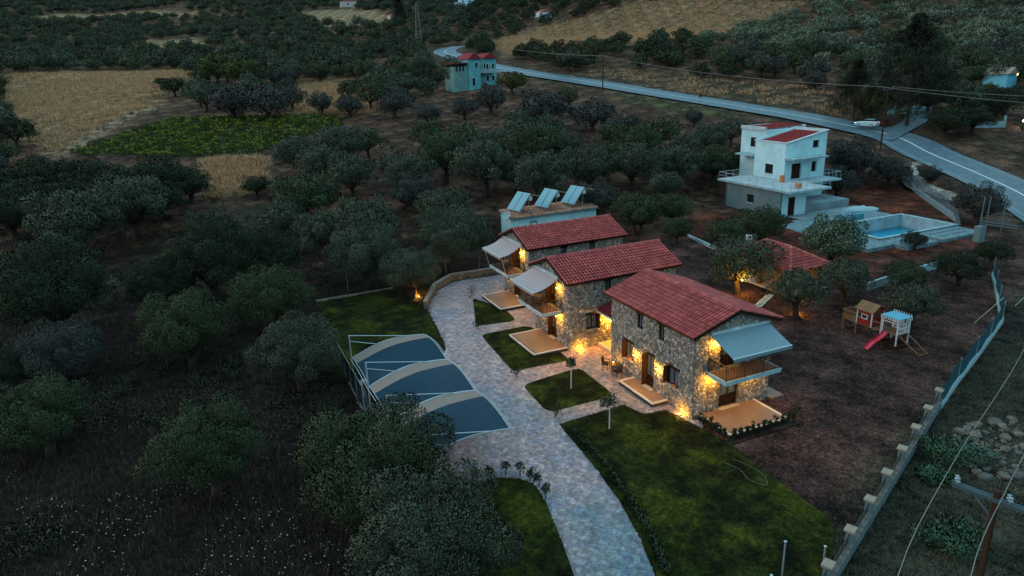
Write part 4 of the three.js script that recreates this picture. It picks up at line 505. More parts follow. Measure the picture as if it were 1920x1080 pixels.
// ---------------------------------------------------------------- playground tower
{
  const t = thing('play_tower', 'wooden play tower with red slide, toy house, bridge and white rails', 'playground', [28.0, 0, -53.6], Math.atan2(.40, .917) ), W = M.woodPale, Wh = mat([.5, .53, .56]), post = (x, z, y0, y1, m = W, w = .09) => mesh('post', bx(w, y1 - y0, w, x, y0, z), m, t);
  // local +z runs along the tower towards the viewpoint, x across
  for (const z of [0, 1.25]) for (const x of [-.65, .65]) { post(x, z, 0, .95); }
  for (const z of [0, 1.25]) for (const s of [-1, 1]) mesh('brace', beam([s * .65, .45, z], [s * .25, .9, z], .05, .07), W, t);
  const each = (n, gs, m) => gs.forEach(g => mesh(n, g, m, t)); const deck = (z0, z1, y, n) => { for (let k = 0; k < n; k++) mesh('deck_board', bx(1.4, .035, (z1 - z0) / n - .012, 0, y, z0 + (k + .5) * (z1 - z0) / n), W, t); };
  deck(-.1, 2.6, .95, 16); deck(3.5, 4.9, 1.05, 9);
  for (const x of [-.68, .68]) each('rail', [bx(.06, .09, 1.3, x, 1.68, .55), bx(.05, .07, 1.3, x, 1.3, .55)], W); mesh('rail', bx(1.36, .09, .06, 0, 1.68, -.08), W, t); for (let k = 0; k < 9; k++) mesh('paling', bx(.07, .62, .025, -.6 + k * .15, 1.0, -.08), W, t); for (let k = 0; k < 7; k++) mesh('paling', bx(.025, .55, .07, -.7, 1.0, -.02 + k * .16), W, t);
  // toy house
  for (const z of [1.25, 2.6]) for (const x of [-.65, .65]) post(x, z, .98, 2.15, Wh, .08);
  mesh('house_wall', [bx(.025, .5, 1.3, .65, .98, 1.92), bx(.025, .5, 1.3, -.65, .98, 1.92), bx(.025, .25, 1.3, -.65, 1.9, 1.92), bx(.025, .2, 1.3, .65, 1.95, 1.92), bx(1.25, .45, .025, 0, .98, 2.58), bx(.4, .7, .025, -.44, 1.43, 2.58), bx(.4, .7, .025, .44, 1.43, 2.58)], M.red, t); mesh('window_frame', [bx(.03, .05, .5, -.67, 1.5, 1.92), bx(.03, .05, .5, -.67, 1.86, 1.92), bx(.03, .36, .05, -.67, 1.5, 1.67), bx(.03, .36, .05, -.67, 1.5, 2.17)], Wh, t);
  { const B = new Bld(); for (const z of [1.25, 2.6]) B.tri([-.65, 2.15, z], [.65, 2.15, z], [0, 2.62, z], [1, 1, 1]); const g = B.geo(); g.deleteAttribute('color'); mesh('gable', g, M.red, t); }
  for (const s of [-1, 1]) for (let k = 0; k < 5; k++) { const f = k / 5, x = s * (.06 + .78 * f), y = 2.72 - .56 * f; mesh('roof_board', bx(.19, .03, 1.75, x + s * .05, y - .03, 1.92, 0, 0, -s * .62), W, t); }
  // bridge and tower
  for (const x of [-.6, .6]) { mesh('bridge_beam', beam([x, .92, 2.55], [x, .98, 3.6], .05, .1), W, t); mesh('rail', beam([x, 1.55, 2.6], [x, 1.6, 3.5], .06, .08), W, t); } for (let k = 0; k < 6; k++) mesh('bridge_board', bx(1.15, .03, .13, 0, .96, 2.66 + k * .16), W, t);
  for (const z of [3.5, 4.9]) for (const x of [-.65, .65]) post(x, z, 0, 2.35, Wh, .085); for (const z of [3.62]) post(-.65, z, 1, 2.1, Wh, .06);
  for (let k = 0; k < 7; k++) mesh('paling', bx(.022, .8, .06, .66, 1.12, 3.6 + k * .2), Wh, t); for (let k = 0; k < 6; k++) mesh('paling', bx(.06, .8, .022, -.48 + k * .2, 1.12, 4.9), Wh, t); for (const y of [1.12, 1.55, 1.95]) each('rail', [bx(.03, .06, 1.4, .66, y, 4.2), bx(1.3, .06, .03, 0, y, 4.9), ...(y > 1.9 ? [bx(.03, .06, 1.4, -.66, y, 4.2)] : [])], Wh);
  mesh('canopy', [bx(1.5, .05, 1.6, 0, 2.36, 4.2)], mat([.10, .29, .39], { roughness: .6 }), t); for (let k = 0; k < 8; k++) { mesh('canopy_fringe', bx(.1, .22, .02, -.66 + k * .19, 2.14, 5.01), k === 3 ? M.red : Wh, t); mesh('canopy_fringe', bx(.02, .2, .1, -.76, 2.16, 3.5 + k * .2), Wh, t); mesh('canopy_tip', bx(.05, .16, .05, .7, 2.41, 3.45 + k * .21), Wh, t); }
  { const B = new Bld(), sec = [[-.24, .14], [-.21, .0], [.21, .0], [.24, .14]], pt = (k, i, d) => { const u = k / 12, x = -.65 - 2.05 * u, y = Math.max(.08, 1.05 * (1 - u) - Math.sin(u * Math.PI * 2) * .07 + .05); return [x, y + sec[i][1] - d, 4.0 + sec[i][0] * (1 + d)]; }; for (const d of [0, .02]) for (let k = 0; k < 12; k++) for (let i = 0; i < 3; i++) B.quad(pt(k, i, d), pt(k + 1, i, d), pt(k + 1, i + 1, d), pt(k, i + 1, d), [1, 1, 1]); const g = B.geo(); g.deleteAttribute('color'); mesh('slide', g, M.slide, t); }
  mesh('ladder_frame', [beam([-.45, 1.05, 4.95], [-.35, .02, 6.7], .06, .06), beam([.5, 1.05, 4.95], [.55, .02, 6.7], .06, .06), bx(.95, .06, .06, .1, .0, 6.7)], W, t); for (const [x, z, w, d] of [[0, 3.45, 1.5, .14], [0, 5.0, 1.5, .14], [-.72, 4.2, .14, 1.5], [.72, 4.2, .14, 1.5]]) mesh('sandpit_board', bx(w, .22, d, x, 0, z), M.woodBrown, t);
}
// ---------------------------------------------------------------- empty swimming pool and its decks
{
  const o = [44.1, -79.6], S = (u, v) => grid(o, u, v), t = thing('swimming_pool', 'empty concrete swimming pool with a pale blue floor on a grey deck', 'pool', [o[0], 0, o[1]], TH), H = .62, Lx = 13, Lz = 7.2;
  mesh('basin_wall', [bx(Lx, 2.2, .25, Lx / 2, H - 2.2, .125), bx(Lx, 2.2, .25, Lx / 2, H - 2.2, -Lz - .125), bx(.25, 2.2, Lz, -.125, H - 2.2, -Lz / 2), bx(.25, 2.2, Lz, Lx + .125, H - 2.2, -Lz / 2)], M.pool, t);
  mesh('coping', [bx(Lx + .9, .07, .42, Lx / 2, H + .003, .18), bx(Lx + .9, .07, .42, Lx / 2, H + .003, -Lz - .18), bx(.42, .07, Lz - .05, -.2, H + .003, -Lz / 2), bx(.42, .07, Lz - .05, Lx + .2, H + .003, -Lz / 2)], M.concretePale, t);
  mesh('pool_floor', bx(Lx, .1, Lz, Lx / 2, H - 2.0, -Lz / 2), M.poolFloor, t); mesh('water', new THREE.PlaneGeometry(Lx - .02, Lz - .02).rotateX(-Math.PI / 2).translate(Lx / 2, H - 1.55, -Lz / 2), M.water, t);
  mesh('deck', [bx(5.2, .5, 3.6, 2.2, -.05, 2.2), bx(7.6, .5, 3.4, 9.6, -.05, 2.1), bx(17.5, .5, 4.2, 4.3, -.05, -Lz - 2.6), bx(4.2, .5, 11, -2.6, -.05, -3.2), bx(1.2, .5, 7, Lx + 1.1, -.05, -Lz / 2)], M.deck, t); mesh('deck_rib', [bx(6.5, .1, .1, 9.8, .452, 1.4), bx(5, .1, .1, 9.2, .452, 2.6)], M.concrete, t);
  for (const x of [1.1, 2.3]) mesh('pipe_stub', bar([x, .4, 3.1], [x, .95, 3.1], .1), M.iron, t);
  // the ground is one sheet, so the pool stands in a raised plinth
  mesh('plinth', [bx(Lx + 1, .55, .3, Lx / 2, -.05, .42)], M.concrete, t);
  const tp = S(5.4, 9.6), p = thing('tarpaulin_heap', 'blue tarpaulin thrown over building material beside the empty pool', 'tarpaulin', [tp[0], .4, tp[1]]); { const g = new THREE.SphereGeometry(1, 18, 10); const q = g.attributes.position; for (let i = 0; i < q.count; i++) { const x = q.getX(i), y = q.getY(i), z = q.getZ(i), k = .8 + .4 * fbm(x * 2 + 5, z * 2 + y, 3); q.setXYZ(i, x * 1.5 * k, Math.max(0, y * .9 * k), z * .9 * k); } g.computeVertexNormals(); mesh('cover', g, M.blueTarp, p); mesh('crate', bx(1.1, .8, .9, 1.7, 0, -.1, .3), mat([.06, .22, .26]), p); }
}
// ---------------------------------------------------------------- unfinished white villa
{
  const o = [37.2, -93.06], t = thing('white_villa', 'unfinished white three-storey villa with red sunken roofs and bare railings', 'house', [o[0], .3, o[1]], TH), P = M.plaster, band = (g, mt, n = 'trim') => mesh(n, g, mt, t);
  const walls = [bx(.3, 3.7, 11, .15, 0, -5.5), bx(1.15, 3.7, .3, .875, 0, -.15), bx(1.2, .9, .3, 2.1, 2.8, -.15), bx(2, 3.7, .3, 3.7, 0, -.15), bx(.3, 3.7, 5.1, 4.55, 0, -2.85), bx(5.6, 3.7, .3, 2.8, 0, -10.85)];
  band([walls[0], walls[5]], M.plasterGrey, 'lower_wall'); band(walls.slice(1, 5), P, 'lower_wall'); mesh('lower_window', [bx(.06, 1.15, 1.2, -.03, 1.4, -5.7)], M.dark, t); mesh('window_sill', bx(.12, .08, 1.4, -.06, 1.3, -5.7), M.white, t); mesh('lower_door', bx(1.2, 2.78, .06, 2.1, 0, -.12), M.woodDark, t);
  band([bx(7.4, .28, 14.6, 3.3, 3.74, -5.2)], M.concretePale, 'terrace_slab'); mesh('terrace_floor', bx(7.1, .012, 14.2, 3.3, 4.03, -5.2), mat([.46, .52, .55], { map: T.fine }), t);
  const rl = (a, b, n) => { for (let k = 0; k <= n; k++) mesh('railing_post', bar([a[0] + (b[0] - a[0]) * k / n, 4.04, a[1] + (b[1] - a[1]) * k / n], [a[0] + (b[0] - a[0]) * k / n, 5.05, a[1] + (b[1] - a[1]) * k / n], .03), M.zinc, t); for (const [y, r] of [[5.04, .03], [4.55, .015]]) mesh('rail', bar([a[0], y, a[1]], [b[0], y, b[1]], r), M.zinc, t); }; rl([-.3, 1.9], [-.3, -12.3], 9); rl([-.3, 1.9], [6.9, 1.9], 5); rl([-.3, -12.3], [5, -12.3], 4);
  mesh('brick_stack', bx(.7, .75, .6, 2.6, 4.045, .4), M.terracotta, t); mesh('brick_stack', bx(.5, 1, .5, 4.4, 4.045, -4.4), M.terracotta, t);
  // upper block: x 5.7 to 13.6, z -5.4 to -11.6, roof climbing to the right
  const x0 = 5.7, x1 = 13.6, z0 = -5.4, z1 = -11.6, h0 = 9.3, h1 = 10.7, sideShape = (holes) => { const s = new THREE.Shape([[x0, 0], [x1, 0], [x1, h1], [x0, h0]].map(p => new THREE.Vector2(...p))); holes.forEach(([a, b, c, d]) => { const h = new THREE.Path(); h.moveTo(a, c); h.lineTo(b, c); h.lineTo(b, d); h.lineTo(a, d); h.closePath(); s.holes.push(h); }); return new THREE.ExtrudeGeometry(s, { depth: .3, bevelEnabled: false }); };
  mesh('upper_wall', [sideShape([[7.1, 9, 4.04, 6.3], [11, 12, 4.8, 6.3], [10.9, 12.1, 8.3, 9.4]]).translate(0, 0, z0 - .3), sideShape([]).translate(0, 0, z1), bx(.3, h0, .0 - (z1 - z0) - .6, x0 + .15, 0, (z0 + z1) / 2), bx(.3, h1, -(z1 - z0) - .6, x1 - .15, 0, (z0 + z1) / 2)], P, t);
  mesh('window', bx(.06, 1.35, 1.5, x0 - .02, 4.75, -8.4), M.dark, t); mesh('window_sill', bx(.14, .1, 1.7, x0 - .06, 4.64, -8.4), M.white, t); mesh('doorway', bx(1.9, 2.26, .05, 8.05, 4.04, z0 - .28), M.woodDark, t); mesh('window', bx(1, 1.5, .05, 11.5, 4.8, z0 - .28), M.dark, t); mesh('window', bx(1.2, 1.1, .05, 11.5, 8.3, z0 - .28), M.dark, t);
  const roofTop = new Bld(), yy = x => h0 + (h1 - h0) * (x - x0) / (x1 - x0) - .28, a = Math.atan((h1 - h0) / (x1 - x0)), L = Math.hypot(x1 - x0 - .6, (x1 - x0 - .6) * Math.tan(a)); tileField(roofTop, [x1 - .3, yy(x1 - .3), z1 + .3], [0, 0, 1], [-Math.cos(a), -Math.sin(a), 0], [-Math.sin(a), Math.cos(a), 0], z0 - z1 - .6, L, 0, null, [[.34, .045, .045], [.3, .04, .04]]); tag(mesh('roof_tiles', roofTop.geo(), M.tile, t), null, null, null, 'stuff');
  mesh('parapet', [beam([x0 - .06, h0 + .05, z0 + .02], [x1 + .06, h1 + .05, z0 + .02], .34, .16), beam([x0 - .06, h0 + .05, z1 - .02], [x1 + .06, h1 + .05, z1 - .02], .34, .16), bx(.34, .16, -(z1 - z0) - .4, x0 + .1, h0 - .02, (z0 + z1) / 2), bx(.34, .16, -(z1 - z0) - .4, x1 - .1, h1 - .02, (z0 + z1) / 2)], M.white, t); mesh('roof_deck', beam([x0 + .3, yy(x0) - .1, (z0 + z1) / 2], [x1 - .3, yy(x1) - .14, (z0 + z1) / 2], -(z1 - z0) - .62, .1), M.concrete, t);
  mesh('canopy', [bx(6.8, .2, 1.7, 9, 7.0, z0 + .85), bx(6.9, .06, 1.8, 9, 7.2, z0 + .88)], M.concretePale, t); mesh('balcony_slab', bx(6.8, .22, 3.2, 10.4, 3.74, z0 + 1.6), M.concretePale, t); for (const [p, q] of [[[13.6, z0 + 3.1], [9, z0 + 3.1]], [[13.6, z0 + 3.1], [13.6, z0 + .2]]]) { for (let k = 0; k <= 4; k++) mesh('railing_post', bar([p[0] + (q[0] - p[0]) * k / 4, 3.96, p[1] + (q[1] - p[1]) * k / 4], [p[0] + (q[0] - p[0]) * k / 4, 5, p[1] + (q[1] - p[1]) * k / 4], .03), M.zinc, t); mesh('rail', bar([p[0], 5, p[1]], [q[0], 5, q[1]], .03), M.zinc, t); }
  // rear block with the lower roof
  const r0 = -11.75, r1 = -17; mesh('rear_wall', bx(8, 10.6, 5.25, 11.8, 0, (r0 + r1) / 2), P, t); mesh('parapet', [bx(.3, .5, 5.3, 7.75, 10.6, (r0 + r1) / 2), bx(7.6, .4, .3, 11.7, 10.6, r1 + .1), bx(.3, .4, 5.3, 15.7, 10.6, (r0 + r1) / 2)], M.white, t); const b2 = new Bld(); tileField(b2, [15.5, 10.95, r1 + .3], [0, 0, 1], [-.9995, -.03, 0], [-.03, .9995, 0], 4.6, 7.4, 0, null, [[.34, .045, .045], [.3, .04, .04]]); tag(mesh('roof_tiles', b2.geo(), M.tile, t), null, null, null, 'stuff'); mesh('window', bx(.06, 1.4, 1.2, 7.77, 8, -14.2), M.dark, t); mesh('rear_slab', bx(2, .2, 4, 6.8, 6.8, -14), M.concretePale, t);
  mesh('side_plinth', [bx(9, 1.4, 4.6, 9.4, -.2, -2.9), bx(12, .5, 3.2, 7.6, -.3, 1.4), bx(7, .4, 2.6, 3.6, -.3, 3.4)], M.concrete, t); mesh('step', [bx(6, .22, 1.2, 2.2, -.3, 5.2), bx(6, .12, 1.2, 2.4, -.3, 6.5)], M.concretePale, t);
  const s = thing('rubble_sheet', 'pale crumpled sheet and rubble on the slab right of the villa', 'rubble', [o[0] + 12.5, .3, o[1] - 3]); { const g = new THREE.SphereGeometry(1, 14, 8), q = g.attributes.position; for (let i = 0; i < q.count; i++) { const k = .7 + .6 * fbm(q.getX(i) * 3 + 9, q.getZ(i) * 3, 3); q.setXYZ(i, q.getX(i) * 2.4 * k, Math.max(0, q.getY(i) * .7 * k), q.getZ(i) * 1 * k); } g.computeVertexNormals(); mesh('sheet', g, M.concretePale, s); }
}
// ---------------------------------------------------------------- poles and wires
function pole(pos, h, label, arms, r = .13) { const t = thing('power_pole', label, 'utility pole', pos, 0); mesh('pole', bar([0, -.3, 0], [0, h, 0], r, 10, r * .72), mat([.085, .045, .03], { map: T.wood }), t); arms.forEach(([a, b]) => { mesh('cross_arm', [beam(a, b, .1, .12)], M.arm, t); mesh('brace', bar([0, h - 1, 0], [(a[0] + 0) * .55, a[1] - .05, a[2] * .55], .025), M.slatGrey, t); for (const k of [.04, .5, .96]) { const p = [0, 1, 2].map(i => a[i] + (b[i] - a[i]) * k); const ins = mesh('insulator', [bar([p[0], p[1], p[2]], [p[0], p[1] + .28, p[2]], .03), new THREE.CylinderGeometry(.07, .05, .07, 8).translate(p[0], p[1] + .14, p[2]), new THREE.CylinderGeometry(.06, .045, .06, 8).translate(p[0], p[1] + .25, p[2])], M.zinc, t); } }); return t; }
function wire(label, pts, r = .012) { const t = thing('wire', label, 'wire'); mesh('cable', tube(pts, r, 40, 5), M.cable, t); return settle(t); }
pole([14.6, 0, -17.95], 9.05, 'brown wooden power pole with grey cross arm at the lower right', [[[-.75, 8.75, -1.0], [1.2, 8.75, 1.4]], [[-.8, 8.75, -.86], [1.15, 8.75, 1.54]]]);
wire('left overhead wire crossing the boundary wall at the lower right', [[6, 8.9, -9.2], [9.96, 9.0, -14.9], [14.0, 9.1, -19.3], [23.66, 8.6, -29.3], [40, 8.6, -48]]); wire('middle overhead wire passing beside the brown pole top', [[7, 9, -8], [11.72, 9, -14.7], [15.1, 9.1, -18.2], [17.1, 9.1, -20.2], [30, 8.8, -35]]); wire('right overhead wire cutting the lower right corner', [[9, 9, -7.6], [12.6, 9, -14], [16.6, 9, -17.1], [30, 9, -30]]);
const hP = land(66.56, -123.8), hQ = land(25.85, -188.45), topP = 15.8, topQ = 23.1;
pole([66.56, hP, -123.8], topP - hP, 'tall dark power pole between the villa and the road junction', [[[-1, topP - hP - .4, .3], [1, topP - hP - .4, -.3]]], .16); pole([25.85, hQ, -188.45], topQ - hQ, 'thin power pole standing beside the far stretch of road', [[[-1, topQ - hQ - .3, 0], [1, topQ - hQ - .3, 0]]], .16);
const sag = (a, b, s) => { const o = []; for (let k = 0; k <= 8; k++) { const t = k / 8; o.push([a[0] + (b[0] - a[0]) * t, a[1] + (b[1] - a[1]) * t - 4 * s * t * (1 - t), a[2] + (b[2] - a[2]) * t]); } return o; };
wire('upper wire running from the road pole to the right edge', sag([67.4, 15.8, -124], [100, 13.2, -112], .5), .032); wire('lower wire running from the road pole to the right edge', sag([65.6, 15.8, -123.4], [99, 11.6, -110], .5), .032); wire('long wire spanning the fields between the two road poles', sag([66, 15.8, -124], [25.8, 23.1, -188.4], 1.2), .035); wire('far wire running from the distant pole up the valley', sag([25.8, 23.1, -188.4], [-20, 35, -330], 2), .04);
// ---------------------------------------------------------------- buildings and things farther off
function farHouse(pos, turn, label, vols, wallMat, roofMat, wins, name = 'country_house') {
  const t = thing(name, label, 'house', pos, turn); vols.forEach(([x, z, w, d, h, rise]) => { mesh('wall', bx(w, h + 1, d, x, -1, z), wallMat, t); if (rise) { const s = new THREE.Shape([[-w / 2 - .4, 0], [w / 2 + .4, 0], [0, rise]].map(p => new THREE.Vector2(...p))); mesh('roof', new THREE.ExtrudeGeometry(s, { depth: d + .8, bevelEnabled: false }).translate(x, h + .01, z - d / 2 - .4), roofMat, t); } else mesh('roof', bx(w + .3, .2, d + .3, x, h + .005, z), roofMat, t); });
  wins.forEach(([x, y, z, w, h, d]) => { const f = mesh('window', bx(w, h, d, x, y, z), M.white, t); mesh('pane', bx(Math.max(w - .25, .1), h - .25, Math.max(d - .25, .1) , x + (w < d ? -.03 : 0), y + .12, z + (d < w ? .05 : 0)), M.dark, f); }); return t;
}
{ const aq = mat([.16, .48, .52], { map: T.fine }), gr = mat([.2, .36, .34], { map: T.fine }), rf = mat([.36, .05, .055], { map: T.rough }), p = [-9.5, 15.6, -201];
  const t = farHouse(p, TH + .12, 'pale blue three-storey house with small red gables beside the far road', [[0, 0, 3.6, 6, 8, 1.6], [6.2, -2, 4.2, 5, 8, 1.5]], aq, rf, [[3.05, 5.4, 3.2, .8, 1.6, .12], [.6, 5.6, 3.02, .9, 1.6, .12], [5.4, 5.2, .53, .9, 1.6, .12], [7.2, 5.2, .53, .9, 1.6, .12], [5.4, 2, .53, 1, 1.6, .12], [-.4, 1, 3.02, 1.1, 2.2, .12], [7.2, 2, .53, 1, 1.6, .12]]);
  mesh('side_wing', bx(4.4, 7.2, 5.4, -4, -1, -.2), gr, t); mesh('wing_roof', bx(5.2, .25, 6.2, -4.1, 6.9, -.2), rf, t); for (const x of [-5.2, -4.2, -3.2]) mesh('window', bx(.45, 1.3, .1, x, 5, 2.55), M.dark, t); mesh('balcony', [bx(5.2, .2, 1.6, 4.6, 4.2, 1.3), bx(5.2, .9, .1, 4.6, 4.4, 2.05)], M.concretePale, t); mesh('balcony', [bx(3, .2, 1.4, 9, 4.2, -.5), bx(3, .8, .1, 9, 4.4, .2)], M.white, t); mesh('middle_wall', bx(2.6, 8, 4, 3, -1, -1.4), gr, t); }
const wf = mat([.7, .76, .78]), rfar = mat([.4, .1, .08]);
farHouse([-126.5, land(-126.5, -643), -643], .3, 'distant low house with a long red roof at the top edge', [[0, 0, 24, 10, 4, 3]], mat([.55, .45, .42]), rfar, [[-6, 1, 5.05, 1.6, 1.8, .2], [2, 1, 5.05, 1.6, 1.8, .2]]); farHouse([-21.4, land(-21.4, -473), -473], -.2, 'distant white and blue house at the top edge left of the grassy hill', [[0, 0, 10, 8, 6, 0], [-5, 1, 5, 7, 3.4, 0]], mat([.34, .6, .74]), wf, [[-2, 3.6, 4.05, 1.4, 1.5, .2], [2, 3.6, 4.05, 1.4, 1.5, .2], [2, .6, 4.05, 1.6, 2, .2]]);
farHouse([22, land(22, -387), -387], .5, 'distant pale cottage below the left foot of the grassy hill', [[0, 0, 7, 5, 3, 1.2]], wf, rfar, [[1, 1, 2.55, 1.2, 1.2, .2]]); farHouse([-62, land(-62, -432), -432], .5, 'distant pinkish cottage right of the dark cypress', [[0, 0, 8, 6, 3.4, 1.4]], mat([.6, .42, .36]), rfar, [[0, 1, 3.05, 1.2, 1.2, .2]]);
{ const p = [121.5, 12.1, -175.2], t = farHouse(p, .5, 'small blue outbuilding with pale slanting roof on the right hillside', [[0, 0, 4.4, 5.4, 3.2, 1.5]], mat([.13, .42, .54]), mat([.27, .22, .17]), [[2.22, 1, .8, .1, 1.2, 1]]); mesh('chimney', bx(.8, 1.1, .8, 1.2, 4.2, -1), wf, t); const l = thing('porch_lamp', 'orange lamp glowing beside the small outbuilding on the right hillside', 'lamp', [124.6, 12.3, -174]); mesh('bracket', bar([0, 0, 0], [0, 2.6, 0], .05), M.iron, l); glow(l, 0, 2.8, 0, 16, .28); }
{ const t = thing('white_gate_wall', 'white gate wall with pillars at the end of the side road', 'wall', [85.5, land(85.5, -151.6), -151.6], .05); mesh('wall', bx(6.4, 1.1, .3, 0, 0, 0), M.plaster, t); for (const x of [-3.2, -1.8, 3.2]) mesh('pillar', bx(.5, 1.8, .5, x, 0, .05), M.white, t);
  const q = thing('garden_wall', 'pale garden wall under the trees at the right edge, upper one', 'wall', [103, land(103, -151.4), -151.4], -.1); mesh('wall', bx(7, 1.3, .3, 0, 0, 0), M.concretePale, q); const q2 = thing('garden_wall', 'pale garden wall under the trees at the right edge, lower one', 'wall', [94.5, land(94.5, -137), -137], -.2); mesh('wall', bx(5, 1.2, .3, 0, 0, 0), M.concretePale, q2); mesh('pillar', bx(.35, 2.3, .35, 2.6, 0, 0), M.concretePale, q2);
  const l = thing('road_lamp', 'white lamp shining by the road at the right edge', 'lamp', [100.3, land(100.3, -135.9), -135.9]); mesh('stand', bar([0, 0, 0], [0, 1.2, 0], .06), M.zinc, l); const b = mesh('bulb', new THREE.SphereGeometry(.2, 10, 8).translate(0, 1.35, 0), new THREE.MeshStandardMaterial({ color: 0, emissive: 0xfff0e4, emissiveIntensity: 5 }), l); const pl = new THREE.PointLight(0xfff0e4, 12, 0, 2); pl.position.set(0, 1.35, 0); pl.castShadow = true; b.add(pl); }
car([71.6, land(71.6, -139.3) + .55, -139.3], 2.25, 'pale car with lit lamps on the road beyond the villa', [.3, .5, .55], true);
{ const x = 47.5, z = -173, t = thing('motorcycle', 'small dark motorcycle riding on the far stretch of road', 'motorcycle', [x, land(x, z) + .52, z], 1); for (const q of [-.65, .65]) mesh('wheel', new THREE.TorusGeometry(.27, .07, 6, 16).translate(q, .33, 0), M.dark, t); mesh('frame', [beam([-.6, .5, 0], [.5, .75, 0], .22, .3), bar([.65, .33, 0], [.42, 1.1, 0], .04)], M.dark, t); mesh('handlebar', bar([.42, 1.1, -.35], [.42, 1.1, .35], .03), M.dark, t); }
{ const x = -36.4, z = -320, y = land(x, z), t = thing('lattice_pylon', 'thin steel lattice mast rising from the far olive groves', 'pylon', [x, y, z]), H = 19; const c = k => [[-1, -1], [1, -1], [1, 1], [-1, 1]].map(([a, b]) => [a * (1.5 - 1.2 * k / 8), H * k / 8, b * (1.5 - 1.2 * k / 8)]); const legs = [], br = []; for (let k = 0; k < 8; k++) { const a = c(k), b = c(k + 1); for (let i = 0; i < 4; i++) { legs.push(bar(a[i], b[i], .06, 4)); br.push(bar(a[i], b[(i + 1) % 4], .03, 4), bar(b[i], b[(i + 1) % 4], .03, 4)); } } mesh('mast_leg', legs, M.cable, t); mesh('lattice', br, M.cable, t); }
// small garden things
{ const h = thing('garden_hose', 'thin pale hose lying in a loop on the large lawn', 'hose'); mesh('hose', tube([[12.2, .06, -34.4], [12.9, .06, -33.6], [13.4, .07, -32.6], [13.2, .06, -31.7], [12.5, .06, -32.2], [12.3, .06, -33.2], [11.6, .06, -34.1]], .012, 50, 5), mat([.13, .17, .10]), h); settle(h);
  for (const [a, b, l] of [[[38.3, .1, -53.2], [40.9, 2, -53.9], 'pale cane leaning on the bend of the net fence'], [[43.6, .4, -56], [45.6, 1.9, -56.6], 'pale cane sticking out beyond the net fence']]) { const c = thing('cane', l, 'cane'); mesh('stalk', bar(a, b, .022), mat([.42, .44, .24]), c); settle(c); }
  for (const [x, z, hh, l] of [[11.4, -24.85, 1.9, 'thin grey post standing on the large lawn at the bottom edge'], [13.4, -25.3, 1.2, 'short pale post beside the last boundary pillar'], [10.6, -24.1, .8, 'short grey stake beside the thin post on the lawn']]) { const c = thing('garden_post', l, 'post', [x, 0, z]); mesh('shaft', bar([0, 0, 0], [0, hh, 0], .04), M.zinc, c); mesh('post_top', bx(.11, .04, .11, 0, hh, 0), M.zinc, c); } }
// ---------------------------------------------------------------- trees
function leafCloud(B, cx, cy, cz, rad, n, len, wid, cols, shell = .55, upBias = .35) {
  for (let i = 0; i < n; i++) {
    let x = rr(-1, 1), y = rr(-1, 1), z = rr(-1, 1), l = Math.hypot(x, y, z); if (l > 1 || l < .05) { i--; continue; }
    const k = (shell + (1 - shell) * Math.cbrt(R())) / l; x *= k; y *= k; z *= k; const P = [cx + x * rad, cy + y * rad * .88, cz + z * rad];
    const d = [x + rr(-.7, .7), y + upBias + rr(-.6, .6), z + rr(-.7, .7)], dl = Math.hypot(...d); for (let q = 0; q < 3; q++) d[q] /= dl; let s = [rr(-1, 1), rr(-1, 1), rr(-1, 1)]; const dt = s[0] * d[0] + s[1] * d[1] + s[2] * d[2]; s = s.map((v, q) => v - d[q] * dt); const sl = Math.hypot(...s) || 1, L = len * rr(.6, 1.25), w = wid * rr(.7, 1.2) / sl;
    const tip = P.map((v, q) => v + d[q] * L), m = P.map((v, q) => v + d[q] * L * .45), c = tint(cols[Math.floor(R() * cols.length)], .16, .05);
    let nn = [x + .3 * (cx + x * rad), y + .3 * (cy + y * rad) + .22, z + .3 * (cz + z * rad)]; const nl = Math.hypot(...nn) || 1; nn = nn.map(v => v / nl);
    for (const e of [1, -1]) { const a = m.map((v, q) => v + e * s[q] * w), u = tip.map((v, q) => v - P[q]), b = a.map((v, q) => v - P[q]), g = [b[1] * u[2] - b[2] * u[1], b[2] * u[0] - b[0] * u[2], b[0] * u[1] - b[1] * u[0]]; if (g[0] * nn[0] + g[1] * nn[1] + g[2] * nn[2] > 0) B.tri(P, a, tip, c); else B.tri(P, tip, a, c); B.nm.push(...nn, ...nn, ...nn); }
  }
}
function crownGeo(seed, tufts, per, len, wid, cols, core = 4) { // unit crown, radius about 1, centre at 0: a dense heart and feathery sprays round it
  R = mulberry(seed); const B = new Bld();
  for (let k = 0; k < core; k++) { const a = k * 2.399, q = k ? .3 : 0; leafCloud(B, Math.cos(a) * q, -.04 + rr(-.08, .1), Math.sin(a) * q, rr(.44, .56), Math.round(per * 2.1), len * 1.2, wid * 1.3, cols, .5, .2); }
  const main = 5 + Math.floor(R() * 3), ang = rr(0, 6); // main limbs give the outline its bulges
  for (let k = 0; k < tufts; k++) {
    const y = 1 - 1.42 * ((k + .5) / tufts), q = Math.sqrt(Math.max(0, 1 - y * y)), a = k * 2.399 + rr(-.35, .35), bulge = .84 + .2 * Math.sin(a * main / 2 + ang + y * 3) + rr(-.12, .08), rad = rr(.13, .25) * (1.1 - .2 * y), c0 = cols.map(c => tint(c, .2, .05));
    leafCloud(B, Math.cos(a) * q * .8 * bulge, y * .66 * bulge, Math.sin(a) * q * .8 * bulge, rad, Math.round(per * (rad / .2) ** 2), len, wid, c0, .35, .75);
  }
  return B.geo();
}
